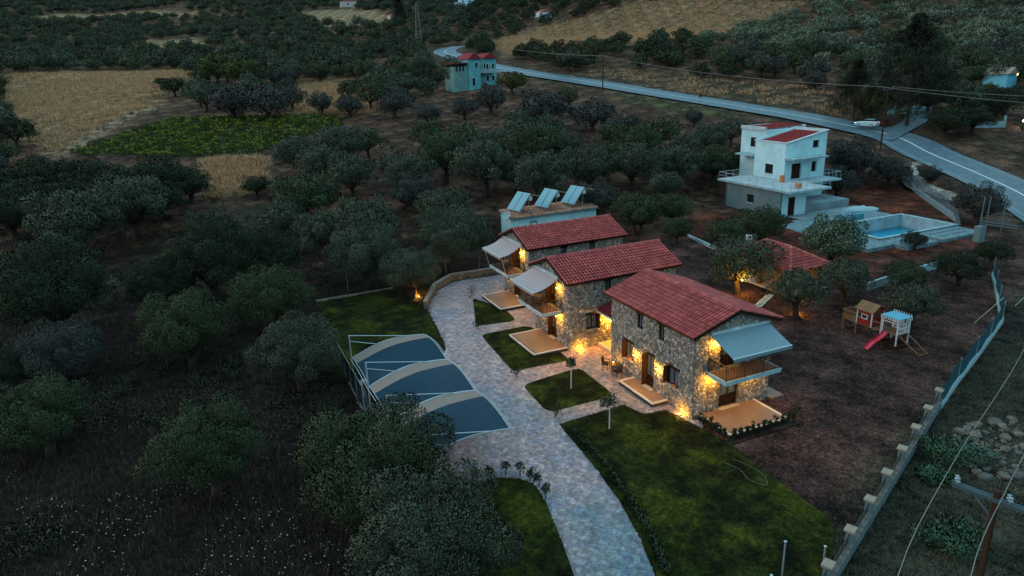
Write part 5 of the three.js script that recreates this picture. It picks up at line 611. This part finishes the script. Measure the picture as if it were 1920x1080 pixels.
function trunkGeo(seed, h, r, limbs, reach) { R = mulberry(seed); const g = []; const fork = h * rr(.35, .5), lean = [rr(-.1, .1), rr(-.1, .1)]; g.push(bar([0, -.25, 0], [lean[0], fork, lean[1]], r * 1.25, 8, r * .85)); for (let k = 0; k < limbs; k++) { const a = k * 6.283 / limbs + rr(-.4, .4), m = [lean[0] + Math.cos(a) * reach * .45, fork + (h - fork) * .5, lean[1] + Math.sin(a) * reach * .45], e = [Math.cos(a) * reach, h + rr(-.1, .3), Math.sin(a) * reach]; g.push(bar([lean[0], fork * .94, lean[1]], m, r * .62, 6, r * .42), bar(m, e, r * .42, 5, r * .14)); for (const s of [-.7, .7]) g.push(bar(m, [m[0] + Math.cos(a + s) * reach * .5, h * 1.05, m[2] + Math.sin(a + s) * reach * .5], r * .3, 5, r * .1)); } return mergeGeometries(g.map(prep)); }
const LEAF = { 0: [[.070, .086, .057], [.094, .107, .074], [.049, .061, .041]], 1: [[.049, .070, .037], [.070, .086, .041], [.037, .051, .028]], 2: [[.028, .039, .021], [.039, .049, .025], [.021, .031, .018]], 3: [[.057, .070, .018], [.082, .090, .021], [.041, .053, .016]], 4: [[.057, .059, .054], [.046, .049, .046], [.070, .070, .061]], 5: [[.049, .082, .037], [.066, .098, .041], [.246, .262, .230], [.037, .066, .029]] };
const crowns = {}, trunks = [0, 1, 2].map(k => trunkGeo(50 + k, 1, .09, 4, .5));
function crownFor(kind, lod, v) { const key = [kind, lod, v].join(); return crowns[key] ??= lod === 0 ? crownGeo(100 + kind * 17 + v * 5, 58, 900, .026, .0085, LEAF[kind]) : lod === 1 ? crownGeo(100 + kind * 17 + v * 5, 40, 340, .046, .016, LEAF[kind]) : crownGeo(100 + kind * 17 + v * 5, 24, 120, .08, .028, LEAF[kind], 3); }
const protos = {};
function plantTree(x, z, r, kind, lod, label, group, nm, cat = 'tree') {
  const v = Math.floor(hash2(Math.round(x * 7), Math.round(z * 7)) * (lod === 1 ? 3 : 2)), key = [kind, lod, v].join(), name = nm || (kind === 2 || kind === 3 ? 'broadleaf_tree' : kind === 5 ? 'citrus_tree' : 'olive_tree'); let t = protos[key];
  const y = land(x, z), turn = hash2(Math.round(x * 13), Math.round(z * 5)) * 6.28, sy = .92 + .2 * hash2(Math.round(z * 3), Math.round(x * 11));
  if (!t) { t = protos[key] = new THREE.Group(); const low = kind === 4 ? .78 : .96; mesh('crown', crownFor(kind, lod, v).clone().translate(0, low, 0), M.leaf, t); mesh('trunk', trunks[v % 3].clone().scale(1, low, 1), M.bark, t); }
  return cloneOf(t, name, label, cat, [x, y, z], turn, group, z < -80 && z > -135 && x > -40 && x < 45 ? [r * .93, r * sy * .9, r * .93] : x < -14 && z > -100 ? [r * 1.14, r * sy * 1.08, r * 1.14] : [r * 1.03, r * sy * (kind === 2 ? .8 : .95), r * 1.03]);
}
const TREES = [
  [-7, -29.5, 4.16, 1, "largest dark green olive tree overlapping the nearest car shelter"],
  [-3.9, -23.9, 3.79, 0, "silver-green olive tree at the bottom edge beside the lawn nose"],
  [-16.7, -32.6, 2.78, 1, "dull green olive tree alone among white-flowered weeds, lower left"],
  [-15.3, -45.4, 3.13, 0, "silver-tipped olive tree left of the dark shade fence by the carport"],
  [-25.6, -50.3, 3.31, 1, "rounded olive tree beside the pale dry brush, left of the shade-fence olive"],
  [-21.1, -57, 3.48, 1, "olive tree at the left corner of the far lawn edge"],
  [-29, -37.7, 2.98, 1, "bright-tipped green olive tree at the left edge above the flowered weeds"],
  [-39.2, -55.9, 4.86, 2, "broad dark tree at the left edge below the grey brush heap"],
  [-37, -46.5, 2.14, 2, "dark tree cut by the left edge above the bright-tipped olive"],
  [-34, -48, 2.99, 4, "low bluish-grey bush at the left below the broad dark tree"],
  [-33.4, -62.8, 3.29, 2, "dark green tree at the left end of the clump in the left orchard"],
  [-29.2, -65.4, 4.44, 2, "tall dark green tree in the middle of the left orchard clump"],
  [-25.9, -71.1, 3.68, 2, "dark green tree at the right end of the left orchard clump"],
  [-53.8, -84.2, 4.94, 0, "dome-shaped olive tree left of the grey scrub, above the brush heap"],
  [-53.5, -80.3, 3.02, 0, "small olive tree in front of the dome-shaped olive on the left"],
  [-51.3, -93.1, 5.24, 0, "olive tree standing in front of the dark hedge row on the left"],
  [-68, -93.9, 4.39, 2, "dark tree at the left edge in front of the hedge row"],
  [-77.8, -108.4, 5.81, 2],
  [-72.7, -110.1, 5.48, 2],
  [-67.1, -110.7, 5.5, 2],
  [-60.7, -109.7, 5.25, 2],
  [-54.7, -108.5, 5.2, 2],
  [-50.6, -109.3, 4.2, 2],
  [-71.8, -103.1, 4.77, 2],
  [-65.6, -103.4, 4.78, 2],
  [-58.6, -102.1, 4.73, 2],
  [-51.9, -101.1, 4.3, 2],
  [-103.7, -149.8, 4.49, 2, "dark green bush at the left edge under the golden field"],
  [-15.3, -69.1, 3.86, 0],
  [-17.7, -81.8, 4.82, 0],
  [-22.9, -81.7, 3.87, 0],
  [-30, -89.1, 3.83, 0],
  [-6.2, -74.1, 4.69, 0, "olive tree just left of the farthest stone house"],
  [-10, -65.7, 3.04, 0, "sparse pale olive sapling clump beside the far lawn fence"],
  [-8.7, -90.3, 4.58, 0],
  [-28.4, -95.6, 5.55, 1],
  [-35.7, -120.2, 5.03, 0],
  [-29.1, -124, 5.41, 0],
  [-25.9, -132, 4, 1],
  [-30.2, -112.4, 4.73, 0],
  [-24.6, -107.8, 4.56, 0],
  [-15.3, -106.7, 4.51, 0],
  [-14.2, -100.7, 4.09, 4],
  [-10.5, -114.4, 5.24, 1],
  [-15.2, -135, 3.57, 1],
  [-3.8, -107.3, 5.76, 0],
  [1.1, -107.6, 4.14, 0],
  [4.5, -117.4, 6.24, 1],
  [5, -102.1, 5.12, 0],
  [12.1, -105.6, 4.88, 0],
  [15.6, -113.5, 4.35, 1],
  [19.7, -107.4, 4.95, 0],
  [23.1, -121, 4.61, 1],
  [27, -111.9, 5.16, 0],
  [34.2, -114.2, 4.39, 1],
  [35.7, -123, 4.21, 0],
  [12.3, -94.4, 4.22, 4, "dark bushy olive tree behind the third solar panel"],
  [16.1, -87, 3.59, 1, "olive tree between the storage building and the red earth"],
  [21.7, -89.7, 3.17, 1, "olive tree left of the unfinished white villa, above the low wall"],
  [23, -101.3, 3.15, 0],
  [20.4, -82, 2.11, 1, "small olive tree beside the ridge of the farthest stone house"],
  [6.3, -99.2, 2.7, 1],
  [2.2, -134.7, 4.07, 0],
  [8.2, -149, 6.12, 4],
  [-9.2, -161.2, 3.62, 4, "tall thin olive tree below the pale blue house"],
  [-17.3, -157.1, 3.53, 4],
  [-25.6, -166.1, 4.21, 4],
  [17.8, -145.3, 4.91, 4],
  [23.6, -137.6, 4.15, 4],
  [28.6, -129.4, 4.41, 1],
  [-3.2, -166.3, 4.34, 4],
  [2.1, -187.3, 4.16, 3],
  [56.9, -113.9, 4.6, 4, "bushy olive tree right of the unfinished white villa"],
  [51, -105.4, 3.07, 4, "olive with bent trunk close to the right wall of the white villa"],
  [62.2, -111.6, 3.24, 4, "olive tree with forked trunk beside the main road verge"],
  [67.1, -109, 1.9, 4, "small gnarled olive tree nearest the road edge"],
  [59.8, -85.9, 3.54, 4, "bushy tree between the right boundary fence and the road"],
  [29.5, -79.4, 3.3, 1, "olive tree in front of the grey lower storey of the villa"],
  [24.6, -76.2, 2.58, 1, "olive tree on the red earth beside the concrete kerb wall"],
  [22, -63.2, 3.51, 0, "olive tree with a warm lamp in its fork beside the pavilion"],
  [33.5, -68.8, 3.47, 5, "round citrus tree with pale blossoms between pavilion and empty pool"],
  [24.9, -56.5, 2.72, 0, "olive tree with a ground lamp at its foot in front of the pavilion"],
  [30.5, -59.7, 2.43, 0, "olive tree behind the right corner of the pavilion roof"],
  [36.9, -61.4, 2.12, 1, "olive tree in front of the low concrete wall above the playground"],
  [33, -53.5, 2.53, 0, "pale-topped olive tree right behind the playground tower"],
  [42.9, -63, 2.42, 2, "olive tree left of the bend in the shade-net fence"],
  [50, -68.7, 2.07, 2, "leaning olive tree at the top end of the shade-net fence"],
  [46.3, -76.1, 1.58, 2, "small dark bush on the near pool deck"],
  [-90.5, -229.1, 6.3, 3],
  [-80.9, -223, 6.54, 3],
  [-96.3, -210.6, 4.27, 2],
  [-107, -225.5, 2.33, 2],
  [-64.6, -170.6, 6.32, 4],
  [-55.7, -168, 5.92, 4],
  [-54, -181.4, 4.04, 4],
  [-44.7, -173.3, 3.55, 4],
  [-36.7, -168.9, 3.78, 4],
  [17, -87.9, 2.42, 1],
  [-54.7, -365.8, 3.44, 2, "dark cypress clump beside the far pale track"],
  [-40.4, -111.1, 2.57, 2],
  [-4.4, -86, 2.38, 0],
  [-1.8, -123.1, 4.21, 0],
  [-7.6, -127.2, 4.34, 1],
  [10.2, -121.5, 4.16, 0],
  [19.6, -128.5, 3.9, 1],
  [31.3, -120.5, 3.68, 0],
  [41.8, -130.7, 3.47, 0],
  [39.8, -115.1, 3.54, 2],
  [39.1, -147.1, 2.22, 4]];
const hand = [];
const zoneGroup = (x, z, kind) => x < -45 && z < -105 && z > -118 ? ['dense dark tree in the hedge row below the vineyard', 'hedge-row trees below the vineyard'] : z < -160 && x < 14 ? ['grey-blue olive tree standing along the dry strip beyond the vineyard', 'olive trees beyond the vineyard'] : x > 5 && z < -100 ? ['grey-green olive tree in the grove between the white villa and the stone houses', 'olive trees left of the villa'] : ['grey-green olive tree in the orchard behind the drive, below the vineyard', 'orchard olive trees'];
for (const [x, z, r, kind, label] of TREES) { const lod = z > -76 && x < 0 ? 0 : z > -125 ? 1 : 2; const [gl, gg] = label ? [label] : zoneGroup(x, z, kind); plantTree(x, z, r, kind, lod, gl, gg); hand.push([x, z, r]); }
{ // the groves that cover the slopes: the nearest trees singly, the rest as one mass per slope
  R = mulberry(77); const clear = ['field', 'vine', 'tan', 'meadow', 'verge', 'hill', 'bank', 'top', 'top2', 'top3', 'redyard'], cand = [];
  for (let D = 108; D < 1150; ) { const step = D < 330 ? 7.2 : D < 600 ? 9 : 12; const half = .82 * D + 25; for (let x = -half; x < half; x += step) { const px = x + rr(-.42, .42) * step, pz = -D + rr(-.42, .42) * step; if (clear.some(k => inPoly(ZONES[k], px, pz))) continue; if (nearRoad(px, pz) < 9) continue; if ([8, 16, 24, 32].some(q => nearRoad(px * (1 + q / -pz), pz - q) < 6) && D < 320) continue; if (Math.abs(px * 201 / D + 7) < 14 && D < 200 && D > 158) continue; if (inPoly(ZONES.orchard, px, pz) && R() < .66) continue; const beyond = (k, m) => [10, 20, 30, 42, 56].some(q => q <= m && inPoly(ZONES[k], px * (1 + q / -pz), pz - q)); if (D < 145 && beyond('vine', 56)) continue; if (D < 260 && px < -60 && beyond('field', 56)) continue; if (D < 260 && beyond('tan2', 30) && R() < .7) continue; if (px > 100 && px < 130 && pz < -140 && pz > -175) continue; if (R() < .14) continue; if (px > 24 && px < 66 && pz > -124) continue; if (Math.abs(px + 93.6) < 6 && pz > -205 && pz < -138) continue; const dens = fbm(px / 60 + 4, pz / 60 + 9, 3); if (R() > .45 + dens * 1.0 - (D < 330 ? .08 : 0)) continue; let r = rr(2.7, 4.6) * (D > 600 ? 1.25 : 1); if (hand.some(h => (h[0] - px) ** 2 + (h[1] - pz) ** 2 < (h[2] + r * .6) ** 2)) continue; if (D < 190 && px > 60 && px < 110 && pz > -160 && R() < .5) continue; cand.push([px, pz, r, R() < .5 ? 0 : R() < .6 ? 1 : R() < .5 ? 2 : 4]); } D += step * .92; }
  cand.sort((a, b) => b[2] / -b[1] - a[2] / -a[1]); const single = Math.max(0, 300 - TREES.filter(t => t[3] !== 2 && t[3] !== 3).length - 12);
  cand.slice(0, single).forEach(([x, z, r, k]) => plantTree(x, z, r, k === 2 ? 1 : k, 2, x > 30 ? 'olive tree on the slope across the road, one of the grove' : x < -40 ? 'olive tree of the grove on the left slope beyond the field' : 'olive tree of the grove round the pale blue house', x > 30 ? 'olive trees across the road' : x < -40 ? 'olive trees on the left slope' : 'olive trees round the blue house', 'olive_tree'));
  const mass = cand.slice(single), gs = [crownGeo(901, 15, 75, .12, .042, [...LEAF[0], ...LEAF[1]], 2), crownGeo(902, 15, 75, .12, .042, [...LEAF[1], ...LEAF[2]], 2), crownGeo(903, 15, 75, .12, .042, [...LEAF[0], ...LEAF[0], [.15, .18, .12]], 2)];
  [['olive_grove', p => p[0] < -20, 'far olive groves covering the slopes on the left'], ['olive_grove', p => p[0] >= -20 && p[0] < 70, 'far olive groves round the bend of the road'], ['olive_grove', p => p[0] >= 70, 'dense olive groves covering the hillside on the right']].forEach(([n, f, l], k) => { const L = mass.filter(f); R = mulberry(31 + k); const m = strew(n, gs[k], M.leaf, L.map(([x, z, r]) => [x, land(x, z) + r * .62, z, r, r * rr(.75, 1.05)]), l, 'grove'); L.forEach((p, i) => { const s = rr(.5, 1.15) * (k === 2 ? 1.8 : 1); m.setColorAt(i, new THREE.Color(s * rr(.9, 1.1), s, s * rr(.85, 1.1))); }); });
}
{ // tall pine above the junction and the trees round it
  function conifer(pos, h, w, label, seed) { R = mulberry(seed); const t = thing('pine_tree', label, 'tree', pos), B = new Bld(); mesh('trunk', bar([0, -.5, 0], [0, h * .94, 0], h * .018, 8, .06), M.bark, t); for (let k = 0; k < 130; k++) { const f = R(), y = h * (.12 + .84 * f), rad = w * .5 * Math.pow(1 - f, .62) * rr(.3, 1.05), a = rr(0, 6.283); leafCloud(B, Math.cos(a) * rad, y, Math.sin(a) * rad, rr(1.3, 2.3) * (1.15 - f * .45) * h / 24, 420, .4 * h / 24, .065 * h / 24, [[.014, .018, .010], [.02, .024, .012], [.03, .029, .012]], .45, .15); } mesh('crown', B.geo(), M.leaf, t); }
  conifer([80.5, land(80.5, -141), -141], 21, 20, 'tall dark pine tree standing above the road junction', 5); conifer([73.5, land(73.5, -149), -149], 12, 10, 'shorter pine tree on the left flank of the tall pine', 6);
  conifer([-58, land(-58, -420), -420], 15, 9, 'dark conical tree beside the pale track at the top, left of centre', 9);
  for (const [x, z, r, k, l] of [[82.5, -130.8, 4.2, 2, 'dark broad tree below the tall pine at the road edge'], [88.5, -133, 4, 2, 'dark broad tree right of the one below the tall pine'], [97, -140, 4.5, 2, 'dark broad tree beside the lower pale garden wall'], [76, -146, 3.4, 3, 'yellowish bush left of the white gate wall'], [104, -147, 4, 2, 'dark tree between the two pale garden walls'], [113, -166, 1.9, 3, 'green bush in front of the small outbuilding on the hillside'], [128, -172, 3.4, 2, 'dark tree right of the small outbuilding on the hillside'], [91, -152, 4, 2, 'dark tree right of the white gate wall']]) plantTree(x, z, r, k, 1, l);
}
function sapling(x, z, h, r, label) { const t = thing('sapling', label, 'tree', [x, .03, z]); mesh('trunk', bar([0, 0, 0], [.02, h, .01], .045, 8, .03), M.limewash, t); R = mulberry(Math.round(x * 31 + 400)); const B = new Bld(); for (let k = 0; k < 7; k++) leafCloud(B, rr(-.5, .5) * r, h + rr(-.25, .55) * r, rr(-.5, .5) * r, r * .5, 60, .16, .05, LEAF[1], .3); mesh('crown', B.geo(), M.leaf, t); mesh('branch', [bar([.02, h, 0], [r * .4, h + r * .3, .1], .015), bar([.02, h, 0], [-r * .4, h + r * .2, -.1], .015)], M.bark, t); }
sapling(3.9, -44.1, 1.9, .42, 'young white-stemmed tree on the four-sided lawn'); sapling(5.75, -38.3, 1.85, .62, 'young white-stemmed tree at the top of the large lawn');
function shrub(x, z, h, w, label, group, seed, cols = LEAF[2]) { R = mulberry(seed); const t = thing('shrub', label, 'shrub', [x, land(x, z) + .02, z], 0, group), B = new Bld(); mesh('stem', [bar([0, 0, 0], [w * .2, h * .8, 0], .015, 4), bar([0, 0, 0], [-w * .25, h * .7, w * .1], .012, 4), bar([0, 0, 0], [0, h * .75, -w * .25], .012, 4)], M.bark, t); for (let k = 0; k < 6; k++) leafCloud(B, rr(-.4, .4) * w, h * rr(.35, .9), rr(-.4, .4) * w, w * .38, 26, .13, .04, cols, .2, .8); mesh('foliage', B.geo(), M.leaf, t); }
[[-4.15, -64.6, 1.3, .9, 'leafy dark shrub at the top corner of the small lawn by the farthest terrace'], [-3.1, -56.2, .9, .7, 'shrub beside the path between the two upper lawns'], [.1, -46.3, .7, .6, 'twiggy shrub at the path corner above the four-sided lawn'], [2.5, -40, .8, .6, 'twiggy shrub at the drive corner of the large lawn']].forEach((s, i) => shrub(...s, null, 300 + i));
[[-3.6, -32.6], [-2.6, -32.9], [-1.7, -33.3], [-.75, -33.5], [.05, -33.45], [.6, -33], [1.05, -32.3], [1.35, -31.2]].forEach(([x, z], i) => shrub(x, z, .75 + .25 * hash2(i, 4), .42, 'thin dark seedling planted round the tip of the lawn nose', 'seedlings round the lawn nose', 330 + i));
{ const o = [11.14, -39.11]; let i = 0; for (let k = 0; k < 11; k++, i++) { const p = grid(o, .5 + k * .46, -3.35); shrub(p[0], p[1], .65 + .35 * hash2(i, 9), .17, 'dark seedling planted along the front edge of the nearest house terrace', 'seedlings at the terrace front', 360 + i); } for (let k = 0; k < 6; k++, i++) { const p = grid(o, .12, -.7 - k * .45); shrub(p[0], p[1], .65 + .35 * hash2(i, 9), .22, 'dark seedling along the left edge of the nearest house terrace', 'seedlings at the terrace side', 360 + i); } const p = grid(o, 5.5, -2.9); shrub(p[0], p[1], 1.2, .7, 'larger dark bush at the right front corner of the nearest terrace', null, 420); const b = grid(o, 2.7, -3.3), t = thing('planting_bed', 'dark soil bed round the front of the nearest house terrace', 'flower bed', [b[0], 0, b[1]], TH); mesh('soil', bx(5.6, .06, .55, 0, 0, 0), mat([.03, .025, .02], { map: T.ground }), t); }
for (let i = 0; i < 26; i++) { const t = i / 25, x = 5.9 + (i < 13 ? -3 * t * 1.9 + .45 : 0), pts = [[6.3, -25.3], [6.1, -27.8], [5.6, -30.9], [4.6, -34.5], [3.5, -37.8]], f = t * 3.999, k = Math.floor(f), u = f - k; shrub(pts[k][0] + (pts[k + 1][0] - pts[k][0]) * u + .15, pts[k][1] + (pts[k + 1][1] - pts[k][1]) * u, .32, .3, 'small low plant along the drive edge of the large lawn', 'low plants along the drive', 440 + i, LEAF[1]); }
[[24.5, -33.6, 1.5, 3.2, 'wide green bush beside the rubble beyond the boundary wall'], [19.6, -26.1, 1.6, 2.6, 'green bush left of the brown pole at the bottom right'], [22.2, -31.6, .9, 1.4, 'small green bush nearer the boundary wall than the rubble']].forEach(([x, z, h, w, l], i) => { R = mulberry(500 + i); const t = thing('bush', l, 'bush', [x, 0, z]), B = new Bld(); for (let k = 0; k < 22; k++) leafCloud(B, rr(-.5, .5) * w, rr(.1, .75) * h * .8, rr(-.5, .5) * w * .8, w * .2, 120, .15, .045, [[.05, .11, .06], [.07, .14, .08], [.04, .08, .05]], .2, .8); mesh('foliage', B.geo(), M.leaf, t); mesh('stem', [bar([0, 0, 0], [w * .3, h * .6, 0], .03), bar([0, 0, 0], [-w * .3, h * .6, w * .1], .03)], M.bark, t); });
[[-44.5, -98, 2.6, 1.2, 'pale dry brush heap left of the orchard, upper one'], [-44.7, -74.2, 2.8, 1.6, 'pale dry brush heap above the broad dark tree, lower one']].forEach(([x, z, w, h, l], i) => { R = mulberry(520 + i); const t = thing('brush_heap', l, 'brush'), g = []; for (let k = 0; k < 90; k++) { const a = rr(0, 6.283), r = rr(0, w * .5), y = land(x, z); g.push(prep(bar([x + Math.cos(a) * r, y, z + Math.sin(a) * r * .5], [x + Math.cos(a) * (r + rr(-.9, 1.3)), y + h * rr(.05, .7), z + Math.sin(a) * r + rr(-.6, .6)], .035, 3, .01))); } mesh('twigs', g, mat([.24, .24, .22]), t); settle(t); });
// rubble beyond the boundary wall: the larger stones singly
{ R = mulberry(600); const col = [mat([.16, .14, .12], { map: T.rough }), mat([.2, .165, .135], { map: T.rough }), mat([.12, .125, .12], { map: T.rough })], shapes = [0, 1, 2, 3].map(k => { const g = new THREE.IcosahedronGeometry(1, 1), q = g.attributes.position; for (let i = 0; i < q.count; i++) { const x = q.getX(i), y = q.getY(i), z = q.getZ(i), s = .7 + .6 * fbm(x * 1.3 + k * 7 + 20, y * 1.3 + z + 20, 2); q.setXYZ(i, x * s * 1.2, y * s * .7, z * s); } g.computeVertexNormals(); return g; });
  const small = []; for (let i = 0; i < 520; i++) { const x = 27.8 + rr(-3.2, 4.5), z = -34.6 + rr(-3, 3.2), s = Math.pow(R(), 4) * .3 + .05; if ((x - 26.97) * .7 + (z + 39.2) * .72 < 1.6) continue; if (s > .17) { const t = new THREE.Mesh(shapes[i % 4], col[i % 3]); t.name = numbered('boulder'); t.position.set(x, s * .3, z); t.rotation.y = R() * 6; t.scale.setScalar(s); t.castShadow = t.receiveShadow = true; scene.add(t); tag(t, 'rough grey-brown boulder in the rubble patch beyond the boundary wall', 'rock', 'boulders of the rubble patch'); } else small.push([x, s * .2, z, s]); }
  strew('rubble', shapes[0], col[1], small, 'loose small stones of the rubble patch beyond the boundary wall', 'rubble'); }
// ---------------------------------------------------------------- weeds, dry grass, vines, flowers
{
  R = mulberry(700); const blockedBy = (x, z) => inPoly(paved, x, z) || Object.values(LAWNS).some(l => inPoly(l, x, z)), dry = [], yard = [], gold = [], flowers = [], right = [];
  for (let i = 0; i < 46000; i++) { const D = 14 + 84 * Math.pow(R(), 1.35), x = rr(-.82, .1) * D - 4, z = -D; if (blockedBy(x, z) || x > -1 + (D > 70 ? 8 : 0)) continue; if (R() < .25 + fbm(x / 4, z / 4, 3) * 1.1) dry.push([x, land(x, z), z, rr(.6, 1.5), rr(.4, 1.5)]); }
  for (let i = 0; i < 30000; i++) { const D = 20 + 68 * R(), x = rr(.1, .86) * D, z = -D; if (blockedBy(x, z) || x > 37 && D > 70) continue; const out = (x - 26.97) * .7 + (z + 39.2) * .72 > .3; if (x < 40 && R() < fbm(x / 3 + 4, z / 3, 3) * .9) (out ? right : yard).push([x, land(x, z), z, rr(.5, 1.2), rr(.3, out ? 1.2 : .6)]); }
  for (const [k, n] of [['field', 5200], ['tan', 1500], ['tan2', 3200], ['hill', 8000], ['meadow', 700]]) { const p = ZONES[k]; let x0 = 1e9, x1 = -1e9, z0 = 1e9, z1 = -1e9; p.forEach(([x, z]) => { x0 = Math.min(x0, x); x1 = Math.max(x1, x); z0 = Math.min(z0, z); z1 = Math.max(z1, z); }); for (let i = 0; i < n; i++) { const x = rr(x0, x1), z = rr(z0, z1); if (inPoly(p, x, z) && nearRoad(x, z) > 6 && R() < fbm(x / 9, z / 9, 3) * 1.5) gold.push([x, land(x, z), z, rr(1.2, 2.6), rr(1, 2.4)]); } }
  for (let i = 0; i < 2300; i++) { const D = 17 + 20 * Math.pow(R(), 1.5), x = rr(-.85, -.1) * D * 1.0, z = -D; if (blockedBy(x, z) || fbm(x / 3.4 + 3, z / 3.4, 2) < .5 ) continue; flowers.push([x, rr(.2, .5), z, rr(.28, .7)]); }
  strew('dry_weeds', tuft(16, .42, .3, [[.034, .023, .019], [.055, .038, .03], [.028, .028, .02], [.085, .06, .048]], .012), M.blade, dry, 'dry brown weeds covering the rough ground on the left', 'weeds');
  strew('yard_grass', tuft(14, .2, .32, [[.065, .042, .036], [.095, .062, .052], [.05, .036, .03]], .012), M.blade, yard, 'sparse dry grass on the bare yard right of the houses', 'grass'); strew('rough_grass', tuft(16, .3, .3, [[.09, .10, .07], [.06, .08, .05], [.14, .13, .10]], .012), M.blade, right, 'rough pale grass beyond the boundary wall', 'grass');
  strew('golden_grass', tuft(26, .5, .7, [[.44, .26, .14], [.62, .37, .2], [.26, .15, .08]], .03), M.blade, gold, 'golden dry grass on the open fields and the far hillside', 'grass');
  const fl = new Bld(); for (let k = 0; k < 9; k++) { const a = k * .698, r = .055; fl.tri([0, 0, 0], [Math.cos(a) * r, .012, Math.sin(a) * r], [Math.cos(a + .6) * r, .012, Math.sin(a + .6) * r], [.42, .43, .38]); } strew('wild_flowers', fl.geo(), M.blade, flowers, 'white umbel flowers scattered among the dry weeds at the lower left', 'flowers');
  // rows of vines
  R = mulberry(800); const vb = new Bld(); for (let k = 0; k < 6; k++) leafCloud(vb, rr(-.6, .6), rr(.35, .75), rr(-.3, .3), .34, 30, .2, .08, [[.045, .07, .01], [.06, .085, .012], [.03, .05, .008], [.05, .075, .01], [.34, .37, .04]], .2, .6); const vines = [], vz = ZONES.vine; for (let z = -178; z < -130; z += 2.1) for (let x = -95; x < -30; x += 1.05) { const px = x + rr(-.3, .3), pz = z + rr(-.2, .2) + (x + 60) * .06; if (inPoly(vz, px, pz) && R() < .88) vines.push([px, land(px, pz), pz, rr(.7, 1.05), rr(.7, 1.2)]); } strew('vineyard', vb.geo(), M.leaf, vines, 'bright green vineyard rows in the field left of the orchard', 'vineyard');
  // scrub along the dry gully on the left
  R = mulberry(820); const sb = new Bld(); for (let k = 0; k < 6; k++) leafCloud(sb, rr(-.6, .6), rr(.1, .7), rr(-.6, .6), .42, 60, .2, .03, [[.12, .095, .065], [.16, .13, .09], [.07, .075, .05]], .2, 1); const scrub = []; for (let i = 0; i < 420; i++) { const t = R(), x = -24 - 20 * t + rr(-5, 5), z = -76 - 20 * t + rr(-6, 6) - 6; if (!hand.some(h => Math.hypot(h[0] - x, h[1] - z) < h[2] * .8)) scrub.push([x, land(x, z), z, rr(.5, 1.2)]); } for (let i = 0; i < 500; i++) { const x = rr(-110, 60), z = rr(-190, -104); if (!clearOf(x, z)) scrub.push([x, land(x, z), z, rr(.4, 1)]); } { R = mulberry(840); const ub = new Bld(); for (let k = 0; k < 7; k++) leafCloud(ub, rr(-.6, .6), rr(.05, .55), rr(-.6, .6), .4, 70, .13, .035, [...LEAF[2], [.05, .038, .026], [.036, .03, .022], [.06, .06, .035]], .2, .9); const us = []; for (let i = 0; i < 900; i++) { const D = 27 + 75 * Math.pow(R(), 1.2), x = rr(-.84, -.12) * D - 5, z = -D; if (inPoly(paved, x, z) || Object.values(LAWNS).some(l => inPoly(l, x, z)) || x > -9 && z > -50 || x > -17 && z < -48 && z > -70) continue; if (fbm(x / 9 + 7, z / 9, 3) > (z > -36 ? .6 : .47)) us.push([x, land(x, z) - .05, z, rr(.5, 1.5), rr(.4, 1.3)]); } strew('undergrowth', ub.geo(), M.leaf, us, 'low dark scrub growing between the trees on the left', 'scrub'); }
  strew('scrub', sb.geo(), M.leaf, scrub, 'grey weedy scrub in the dry gully left of the orchard', 'scrub');
  function clearOf(x, z) { return inPoly(vz, x, z) || nearRoad(x, z) < 7 || (x > 24 && z > -125) || inPoly(ZONES.field, x, z); }
}
scene.updateMatrixWorld(true);
renderer.render(scene, camera);
